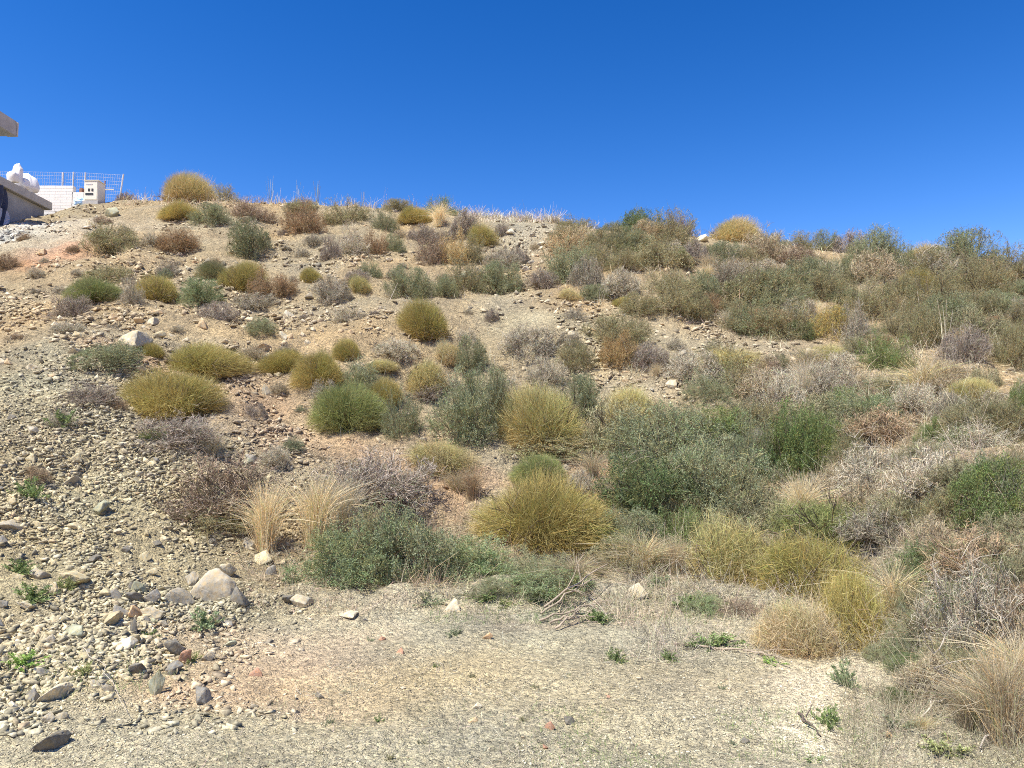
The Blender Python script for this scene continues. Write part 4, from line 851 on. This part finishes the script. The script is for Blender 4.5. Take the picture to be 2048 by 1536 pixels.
RK = '''
272|699|62|34|pale|big pale boulder on the left slope above the small olive broom
406|662|24|26|tan|upright tan block in the rubble below the purple twig mound
225|440|36|24|green|grey green boulder under the fence with a dark shadow
535|797|20|26|pale|pale upright stone on the red soil left of the olive broom pair
505|930|28|20|slate|blue grey stone above the mauve brown bush
490|935|30|16|green|greenish flat stone at the left of the blue grey stone
155|853|34|18|pale|pale stone in front of the left scree, near the green weed
22|842|20|12|dark|dark stone at the left edge of the scree
420|1218|100|72|stone|large triangular pale grey boulder at the slope foot
478|1214|40|38|dark|dark jagged rock touching the right side of the triangular boulder
385|1180|30|34|grey|grey stone leaning on the left side of the triangular boulder
355|1210|46|30|grey|grey slab left of the triangular boulder
300|1212|38|30|slate|dark blue rock in the row left of the triangular boulder
262|1205|34|20|dark|dark flat stone under the arching scree slab
225|1200|34|20|slate|dark stone at the left end of the dark row
266|1238|32|24|orange|orange brown stone under the dark row
240|1240|36|26|slate|dark stone left of the orange brown stone
302|1244|48|26|pale|pale rounded stone right of the orange brown stone
268|1276|22|36|dark|dark upright stone above the white stone
250|1308|46|30|white|whitest stone of the lower left, below the dark upright stone
347|1318|44|36|dark|large dark brown rock left of the red stone
368|1335|28|32|red|brick red stone standing on its edge at the lower left
345|1348|44|24|slate|blue grey slab below the large dark brown rock
412|1326|30|20|grey|grey stone right of the small weed behind the red stone
312|1402|30|52|green|tall grey green stone casting a shadow on the red soil
408|1412|34|34|slate|leaning slate wedge on the reddish soil
105|1402|42|30|pale|flat pale stone in the lower left scree
98|1500|46|32|dark|dark rock with a white spot near the bottom left
60|1405|36|26|slate|dark rounded stone above the pale ground at lower left
28|1420|24|16|white|white stone beside the dark rounded stone at lower left
97|1450|28|22|grey|brown grey round stone on the pale ground near the bottom left
128|1442|34|16|grey|flat grey stone right of the brown grey round stone
510|1356|32|18|red|dull red flat stone on the reddish soil
150|1170|60|26|khaki|flat khaki slab in the upper scree above the dark row
80|1160|40|22|grey|grey slab near the left edge weeds
605|1218|62|34|pale|pale broken rock under the sprawling grey green shrub
575|1212|40|26|dark|dark rock left of the pale broken rock
700|1238|52|16|pale|flat pale stone in front of the sprawling grey green shrub
908|1228|44|32|pale|pale rounded stone at the slope foot in the middle
1275|1198|42|28|pale|pale rounded stone between the dry grass and the bright yellow broom
1190|1140|34|18|white|white stone on the slope foot beneath the great olive broom
528|1130|44|26|khaki|khaki stone right below the tall leaning straw bunch
545|1155|24|22|slate|slate stone left of the sprawling grey green shrub
495|1102|34|24|grey|grey stone at the foot of the tall leaning straw bunch
765|1284|18|12|red|small brick red stone on the level ground, left of the pair
800|1310|20|16|red|small brick red stone on the level ground, right of the pair
973|1282|26|18|orange|orange stone on the level ground in the middle
1100|1462|26|20|red|dull red stone near the bottom centre
1140|1450|28|18|dark|dark grey stone right of the dull red one near the bottom centre
955|1422|24|18|pale|pale pebble stone on the level ground near the bottom centre
945|1446|22|14|tan|tan stone just in front of the pale one near the bottom centre
1490|1490|24|16|dark|dark stone near the bottom right of centre
1778|1480|18|18|orange|orange stone by the dull green weed at the bottom right
640|1400|26|16|dark|dark stone on the edge of the reddish soil
580|638|24|16|white|white stone in the rubble left of the pale twig mat
1347|780|24|20|pale|pale stone on the bare sandy patch right of centre
1385|738|22|16|pale|pale stone beside the fading yellow broom
930|560|30|16|green|grey green slab below the bright gold spiny bush
1280|478|34|14|white|pale stone in the line under the crest, left end
1330|482|30|14|pale|pale stone in the line under the crest, middle
1405|486|30|14|white|pale stone in the line under the crest, right end
1630|728|30|30|pale|pale stone left of the green bush with dark stems
'''
for ln in RK.strip().splitlines():
    a = ln.split('|'); add_ref(float(a[0]), float(a[1]), float(a[3]), a[5])
for ln in RK.strip().splitlines():
    a = ln.split('|'); rock(*[float(v) for v in a[:4]], a[4], a[5], name='boulder' if float(a[2]) > 55 else 'rock', k=14 if 'triangular pale' in a[5] else None, rz=.1 if 'triangular pale' in a[5] else None)
WORD2 = dict(pale='pale', grey='mid grey', slate='blue grey', green='grey green', khaki='khaki')
def rocks(n, box, size, cols, label, group, flat=(.45, .8)):
    for _ in range(n):
        w = size[0]*(size[1]/size[0])**(pr.random()**1.6); cx, cy, c = pr.uniform(box[0], box[2]), pr.uniform(box[1], box[3]), cols[pr.integers(0, len(cols))]; rock(cx, cy, w, w*pr.uniform(*flat), c, near_label(cx, cy, WORD2.get(c, c)+' '+label), group, 'stone')
rocks(75, (-20, 1030, 470, 1390), (18, 38), ['khaki', 'grey', 'khaki', 'slate', 'pale', 'green', 'dark', 'khaki'], 'angular stone', 'loose stones of the lower left scree')
rocks(24, (-20, 860, 420, 1060), (14, 28), ['khaki', 'grey', 'pale', 'khaki', 'slate'], 'scree stone', 'loose stones of the left scree')
rocks(50, (0, 600, 820, 760), (12, 30), ['pale', 'tan', 'khaki', 'tan', 'pale'], 'rubble stone', 'rubble stones of the middle left slope')
rocks(24, (80, 420, 820, 600), (10, 24), ['pale', 'tan', 'khaki', 'grey'], 'rubble stone', 'rubble stones of the upper left slope')
rocks(16, (980, 470, 1120, 560), (10, 22), ['white', 'pale', 'white', 'grey'], 'rubble stone', 'whitish rubble below the crest')
rocks(20, (520, 780, 1260, 1060), (10, 22), ['pale', 'tan', 'grey'], 'stone on soil', 'stones between the middle brooms')
rocks(16, (900, 600, 1500, 780), (8, 20), ['pale', 'khaki', 'tan', 'grey'], 'gravel stone', 'stones of the gravel tongue')
rocks(14, (600, 1240, 1500, 1530), (9, 16), ['pale', 'tan', 'slate', 'red'], 'small stone', 'small stones of the level ground')
# ------------------------------------------------------------------ dead branches
M_DEAD = plain('dead_wood', (.36, .29, .21), .85, 14, .6, 1.3, .4)
def tube(name, pts_list, mat, parent=None, sides=6):
    """pts_list: list of (points, radii)"""
    V = []; Fq = []; b = 0
    for pts, rad in pts_list:
        pts = np.asarray(pts, float); n = len(pts)
        for k in range(n):
            d = nrm(pts[min(k+1, n-1)]-pts[max(k-1, 0)]); a = nrm(np.cross(d, [.3, .2, 1])); c = np.cross(d, a)
            for q in range(sides):
                t = 2*math.pi*q/sides; V.append(pts[k]+(a*math.cos(t)+c*math.sin(t))*rad[k])
        for k in range(n-1):
            for q in range(sides): Fq.append([b+k*sides+q, b+k*sides+(q+1) % sides, b+(k+1)*sides+(q+1) % sides, b+(k+1)*sides+q])
        b += n*sides
    return link(name, mesh_np(name, np.array(V), [np.array(Fq)], mat, smooth=True), parent)
def bez(a, b, lift, n=9, wob=.02):
    a = np.array(a, float); b = np.array(b, float); t = np.linspace(0, 1, n)[:, None]
    return a*(1-t)+b*t+np.sin(t*math.pi)*np.array(lift)+pr.normal(0, wob, (n, 3))*np.sin(t*math.pi)
def gp(px, py, dz=0):
    x, y, z = ground_at(px, py); return np.array([float(x), float(y), float(z)+dz])
def stick(a, b, r, lift, label, extra=0, cat='stick', name='dead_branch', col=None, group=None):
    A = gp(*a); B_ = gp(*b); P = bez(A, B_, lift, 10, .012); L = [(P, np.linspace(r, r*.4, 10))]
    for k in range(extra):
        i = pr.integers(3, 8); e = P[i]+nrm(B_-A+pr.normal(0, .6, 3)*np.linalg.norm(B_-A))*np.linalg.norm(B_-A)*pr.uniform(.2, .45)
        e[2] = max(e[2], float(height(e[0], e[1]))+.01); L.append((bez(P[i], e, (0, 0, .01), 6, .008), np.linspace(r*.5, r*.2, 6)))
    o = tube(name, L, col or M_DEAD); return tag(o, label, cat, group)
for k, (a, b, s) in enumerate((((1082, 1232, .02), (1190, 1190, .16), 'upper'), ((1078, 1246, .02), (1205, 1225, .08), 'middle'), ((1100, 1250, .02), (1190, 1246, .05), 'lower'), ((1088, 1226, .05), (1215, 1175, .22), 'longest'), ((1110, 1262, .02), (1170, 1240, .06), 'nearest'))):
    stick(a, b, .011, (0, -.03, .03), s+' bare forked branch in the pile of dead branches at the slope foot', 4)
stick((1270, 628, .06), (1385, 626, .1), .035, (0, -.1, .06), 'bare grey log lying under the long dark olive bush', 6, 'log')
M_PALE = plain('bleached_wood', (.47, .41, .32), .85, 14, .7, 1.2, .3); M_DARKW = plain('dark_wood', (.13, .10, .08), .85, 14, .7, 1.2, .3)
stick((1598, 1430, .01), (1642, 1476, .01), .009, (0, 0, .01), 'thin dark stick lying beside the leafy weed on the pale ground', 1, col=M_DARKW)
stick((1350, 1290, .01), (1560, 1318, .01), .010, (0, 0, .02), 'long dry twig lying left of the orange broom', 6)
stick((1840, 1440, .01), (1925, 1408, .03), .006, (0, 0, .05), 'thin pale twig on the ground left of the corner grass', 1, col=M_PALE)
stick((1960, 1505, .02), (2025, 1470, .12), .006, (0, 0, .02), 'thin pale twig poking out under the corner grass', 0, col=M_PALE)
stick((1828, 1380, .01), (1890, 1366, .12), .007, (0, 0, .08), 'pale arching twig above the low grey green herb', 0, col=M_PALE)
stick((165, 1300, .02), (255, 1440, .04), .003, (0, 0, .05), 'long thin straw lying across the lower left stones', 1, col=M_PALE)
stick((930, 965, .02), (1000, 1010, .02), .012, (0, 0, .04), 'brown forked dead branch below the pale yellow broom', 7)
for i, (a, b) in enumerate((((1825, 530), (1875, 505)), ((1835, 534), (1880, 512)), ((1850, 532), (1890, 515)))):
    y = float(depth(1850, 545)); A = gp(a[0], 540, .1); B_ = A+np.array([(b[0]-a[0])/F*y, 0, (a[1]-b[1])/F*y+.25])
    tag(tube('dead_branch', [(bez(A, B_, (0, 0, .05), 8, .02), np.linspace(.016, .008, 8))], M_PALE), ('left', 'middle', 'right')[i]+' one of the white slanting sticks under the tan gold crest broom', 'stick')
# long pale arching stems over the right hand scrub, each rooted in the ground
for i, (x0, y0, x1, y1, up, lab) in enumerate(((1900, 1290, 1868, 1160, .25, 'pale branching stem rising left of the grey tangled bush'), (1930, 1300, 1990, 1130, .25, 'tall pale stem in front of the brown tangled thorn bush'), (1960, 1330, 2045, 1190, .3, 'pale stem bending to the right edge over the grey tangled bush'),
        (1900, 1400, 1840, 1250, .2, 'pale stem leaning left over the low grey green herb'), (1990, 1180, 1900, 1110, .25, 'pale arching stem above the dark green growth'), (1850, 1040, 1800, 960, .2, 'whitish bent stem in the bare twig mass'), (1780, 930, 1700, 870, .15, 'thin curved stem left of the whitish twig mass'),
        (1850, 780, 1870, 700, .15, 'long straight dry stalk rising from the golden grass mound, the left one'), (1860, 782, 1905, 706, .15, 'long straight dry stalk rising from the golden grass mound, the right one'), (1240, 1040, 1245, 900, .1, 'long thin pale stem crossing the left of the big thicket'))):
    A = gp(x0, y0, 0); y = A[1]-.25; B_ = np.array([float(uu(x1, y1))*y, y, CH+float(tpy(y1))*y]); L = [(bez(A, B_, (0, -.05, up*.2), 12, .028), np.linspace(.005, .0015, 12)*(1 if y < 11 else 1.8))]
    P = L[0][0]
    for k in range(5):
        j = pr.integers(5, 11); e = P[j]+np.array([pr.normal(0, .18), pr.normal(0, .1), pr.uniform(.02, .2)]); L.append((bez(P[j], e, (0, 0, .03), 6, .02), np.linspace(.0028, .001, 6)))
    tag(tube('dry_stem', L, M_PALE), lab, 'dry stem')
# ------------------------------------------------------------------ the building site at the upper left
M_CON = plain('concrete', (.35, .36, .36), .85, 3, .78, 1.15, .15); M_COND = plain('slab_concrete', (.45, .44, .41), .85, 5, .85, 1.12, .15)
M_WHITE = plain('white_paint', (.78, .75, .68), .7, 4, .92, 1.04, .1); M_CREAM = plain('cream_paint', (.78, .75, .62), .45, 3, .95, 1.03, .02)
M_STEEL = plain('galvanised_steel', (.62, .60, .56), .45, 8, .9, 1.1, .05, .3); M_RUST = plain('rusty_steel', (.33, .17, .11), .8, 8, .8, 1.2, .1); M_BAG = plain('bag_cloth', (.80, .80, .80), .7, 6, .9, 1.05, .3)
M_BLK = plain('dark_plastic', (.04, .045, .05), .5, 5, .8, 1.2, .1); M_BLUE = plain('blue_plastic', (.45, .66, .85), .5, 5, .9, 1.1, .3); M_FILM = plain('grey_sheet', (.55, .57, .62), .5, 3, .6, 1.2, .5); M_DFILM = plain('dark_sheet', (.05, .055, .08), .45, 3, .6, 1.4, .5)
import bmesh
def box(name, lo, hi, mat, parent=None, bev=.01):
    bm = bmesh.new(); bmesh.ops.create_cube(bm, size=1)
    for v in bm.verts: v.co = Vector([(lo[i]+hi[i])/2+v.co[i]*(hi[i]-lo[i]) for i in range(3)])
    if bev: bmesh.ops.bevel(bm, geom=bm.edges[:], offset=bev, segments=2, affect='EDGES')
    me = bpy.data.meshes.new(name); bm.to_mesh(me); bm.free(); me.materials.append(mat); return link(name, me, parent)
def rootat(name, loc, label, cat, group=None):
    o = bpy.data.objects.new(name, None); COL.objects.link(o); tag(o, label, cat, group); return o
XS = float(uu(98, 405))*25; ZT = CH+float(tpy(402))*25.0          # top of the terrace slab
b = rootat('unfinished_building', (0, 0, 0), 'unfinished grey concrete house at the left edge with a roof slab jutting out overhead', 'building')
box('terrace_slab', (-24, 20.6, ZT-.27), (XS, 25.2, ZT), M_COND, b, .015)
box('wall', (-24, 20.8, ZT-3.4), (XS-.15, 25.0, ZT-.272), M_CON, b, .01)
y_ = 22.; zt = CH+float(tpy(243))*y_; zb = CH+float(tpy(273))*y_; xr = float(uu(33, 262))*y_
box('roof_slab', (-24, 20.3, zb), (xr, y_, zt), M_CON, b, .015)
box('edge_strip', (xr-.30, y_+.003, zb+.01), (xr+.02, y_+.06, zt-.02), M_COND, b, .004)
box('column', (xr-2.6, y_-1.0, ZT), (xr-2.2, y_-.6, zb), M_CON, b, .01)
box('column', (-22, y_-1.0, ZT), (-21.6, y_-.6, zb), M_CON, b, .01)
# hanging sheets on the wall at the edge of the picture
def sheet(name, x, y0, y1, z0, z1, mat, label, seed):
    rg = np.random.default_rng(seed); ny, nz = 50, 36; V = []; 
    for i in range(ny):
        for j in range(nz):
            a = i/(ny-1); c = j/(nz-1); yy = y0+(y1-y0)*a+(.12*math.sin(c*5+seed)*c); d = .07+.07*math.sin(a*23+seed+c*2.4)+.05*math.sin(a*51+c*5)+.10*c
            V.append((x+d, yy, z1+(z0-z1)*c))
    V = np.array(V); i = np.arange(ny-1)[:, None]; j = np.arange(nz-1)[None]; Q = np.stack([i*nz+j, i*nz+j+1, (i+1)*nz+j+1, (i+1)*nz+j], -1).reshape(-1, 4)
    V2 = V+np.array([.006, 0, 0]); Q2 = Q[:, ::-1]+len(V)
    o = link(name, mesh_np(name, np.vstack([V, V2]), [np.vstack([Q, Q2])], mat, smooth=True)); tag(o, label, 'sheet')
sheet('dark_sheet', XS-.12, 20.5, 22.95, ZT-1.7, ZT-.28, M_DFILM, 'dark plastic sheet hanging on the concrete wall at the left edge', 1)
sheet('pale_sheet', XS-.05, 20.8, 22.9, ZT-2.0, ZT-1.0, M_FILM, 'pale crumpled sheet hanging below the dark one at the left edge', 2)
# white block boundary wall, stepped
def at(px, py, y): return np.array([float(uu(px, py))*y, y, CH+float(tpy(py))*y])
YW = 26.2
w_ = rootat('white_wall', (0, 0, 0), 'white painted block wall behind the terrace slab, left of the cream meter box', 'wall')
def blockwall(px0, px1, pyt, pyb, nm):
    a = at(px0, pyt, YW); c = at(px1, pyb, YW); h = .105; z = a[2]; bm = bmesh.new()
    while z > c[2]-.2:
        x = a[0]; off = .2 if int(round((a[2]-z)/h)) % 2 else .4
        while x < c[0]-1e-3:
            x2 = min(x+off, c[0]); off = .4
            r = bmesh.ops.create_cube(bm, size=1)
            for v in r['verts']: v.co = Vector(((x+x2)/2+v.co.x*(x2-x-.006), YW+v.co.y*.2, z-h/2+v.co.z*(h-.008)))
            x = x2
        z -= h
    r = bmesh.ops.create_cube(bm, size=1)
    for v in r['verts']: v.co = Vector(((a[0]+c[0])/2+v.co.x*(c[0]-a[0]-.02), YW+v.co.y*.17, (a[2]+z)/2+v.co.z*(a[2]-z-.02)))
    me = bpy.data.meshes.new(nm); bm.to_mesh(me); bm.free(); me.materials.append(M_WHITE); return link(nm, me, w_)
blockwall(70, 147, 373, 430, 'tall_section'); blockwall(147.3, 169, 386, 424, 'low_section')
# meter box
m_ = rootat('meter_box', (0, 0, 0), 'cream electrical meter cabinet on a plinth right of the white wall', 'meter box')
a = at(169, 362, 25.7); c = at(195, 407, 25.7); yb = 26.15
box('cabinet', (a[0], 25.7, c[2]+.10), (c[0], yb, a[2]), M_CREAM, m_, .012); box('hood', (a[0]-.02, 25.67, a[2]+.002), (c[0]+.02, yb+.01, a[2]+.035), M_CREAM, m_, .008)
box('plinth', (a[0]-.03, 25.67, c[2]-.5), (c[0]+.03, yb+.02, c[2]+.098), M_COND, m_, .01)
wd = c[0]-a[0]; ht = a[2]-c[2]
box('door', (a[0]+.03, 25.688, c[2]+.14), (c[0]-.03, 25.697, a[2]-.05), M_CREAM, m_, .003)
for k in range(2): box('window', (a[0]+wd*(.30+.24*k), 25.678, a[2]-ht*.46), (a[0]+wd*(.44+.24*k), 25.686, a[2]-ht*.34), M_BLK, m_, .003)
box('label_plate', (a[0]+wd*.12, 25.680, a[2]-ht*.17), (a[0]+wd*.6, 25.686, a[2]-ht*.13), M_FILM, m_, .002)
box('lock_bar', (a[0]+wd*.12, 25.676, a[2]-ht*.62), (a[0]+wd*.68, 25.685, a[2]-ht*.54), M_BLK, m_, .003)
# bags
def bag(px, pyb, w, h, y, label, seed, lean=0):
    rg = np.random.default_rng(seed); V, Fc = ICO[4]; P = V.copy(); z = P[:, 2]
    P = np.sign(P)*np.abs(P)**.72; r = 1-.25*np.clip(z, 0, 1)**2; P[:, 0] *= r; P[:, 1] *= r
    for k in range(6):
        d = rg.normal(0, 4, 3); P *= (1+.035*np.sin(V@d+rg.uniform(0, 6)))[:, None]
    P += nrm(P)*(.06*np.sin(np.arctan2(V[:, 1], V[:, 0])*7+2*z)*np.clip(z, 0, 1))[:, None]
    c = at(px, pyb, y); P = P*[w/F*y/2, w/F*y/2*.8, h/F*y/2]; P[:, 2] -= P[:, 2].min(); P[:, 0] += P[:, 2]*lean; P += [c[0]-.15, y, ZT]
    o = link('rubble_bag', mesh_np('rubble_bag', P, [Fc], M_BAG, smooth=True)); tag(o, label, 'bag')
bag(35, 370, 22, 26, 23.2, 'knotted white rubble bag on the terrace slab, the smaller left one', 1); bag(44, 355, 20, 48, 23.7, 'tall narrow white bag standing between the two low bags on the slab', 4)
bag(70, 380, 34, 42, 24.3, 'bulging white rubble bag on the terrace slab, the larger right one', 2, -.3); bag(57, 375, 22, 24, 23.9, 'low slumped white bag squeezed at the middle of the slab row', 3)
# mesh fence
f_ = rootat('mesh_fence', (0, 0, 0), 'welded wire mesh fence on steel posts along the crest at the upper left', 'fence')
YF = 26.9; mp = []; top = [at(-60, 341, YF), at(175, 346, YF), at(246, 350, YF)]
def topz(x): return float(np.interp(x, [t[0] for t in top], [t[2] for t in top]))
xa, xb = at(-60, 345, YF)[0], at(245, 345, YF)[0]; n = int((xb-xa)/.085)
for i in range(n+1):
    x = xa+(xb-xa)*i/n; xl = x-(.1 if i == n else 0)*1.; mp.append((np.array([[x, YF, topz(x)], [x-.10*max(0, (i/n-.85)/.15), YF, topz(x)-1.0]]), [.0035]*2))
for j in range(9):
    dz = 1.0*j/8; mp.append((np.array([[xa, YF+.006, topz(xa)-dz], [top[1][0], YF+.006, topz(top[1][0])-dz], [xb-.1*dz, YF+.006, topz(xb)-dz]]), [.0035]*3))
tube('wire_mesh', mp, M_STEEL, f_, 4)
for px, pt in ((26, 342), (126, 345), (147, 344), (171, 345)):
    p = at(px, pt, YF-.04); tube('post', [(np.array([p, [p[0], p[1], p[2]-1.7]]), [.028, .028])], M_STEEL, f_, 8)
p = at(247, 348, YF-.05); q = at(238, 408, YF-.05); tube('leaning_post', [(np.array([p, q-[0.02, 0, .15]]), [.026, .026])], M_STEEL, f_, 8)
p = at(210, 362, 26.5); q = at(209, 408, 26.5); tag(tube('rusty_stake', [(np.array([p, q-[0, 0, .2]]), [.022, .022])], M_RUST, None, 8), 'short rusty stake between the meter box and the leaning fence pole', 'stake')
p = at(163, 376, 26.45); q = at(163, 398, 26.45); tag(box('red_canister', (p[0]-.07, 26.4, q[2]), (p[0]+.07, 26.6, p[2]), M_RUST, None, .03), 'small dark red canister behind the low part of the white wall', 'canister')
# crumpled blue plastic at the wall foot
rg = np.random.default_rng(9); V, Fc = ICO[4]; P = V.copy()
for k in range(9): P *= (1+.09*np.sin(V@rg.normal(0, 5, 3)+k))[:, None]
c = at(162, 404, 25.85); P = P*[.2, .12, .16]+c; tag(link('plastic_wrap', mesh_np('plastic_wrap', P, [Fc], M_BLUE)), 'crumpled pale blue plastic wrap at the foot of the white wall', 'plastic wrap')
# pale pipe lying along the crest
pts = [at(px, 379+.02*abs(px-215), 26.3) for px in np.linspace(199, 228, 8)]
tag(tube('pipe', [(np.array(pts), [.022]*8)], M_WHITE, None, 8), 'white pipe lying level behind the rusty stake', 'pipe')
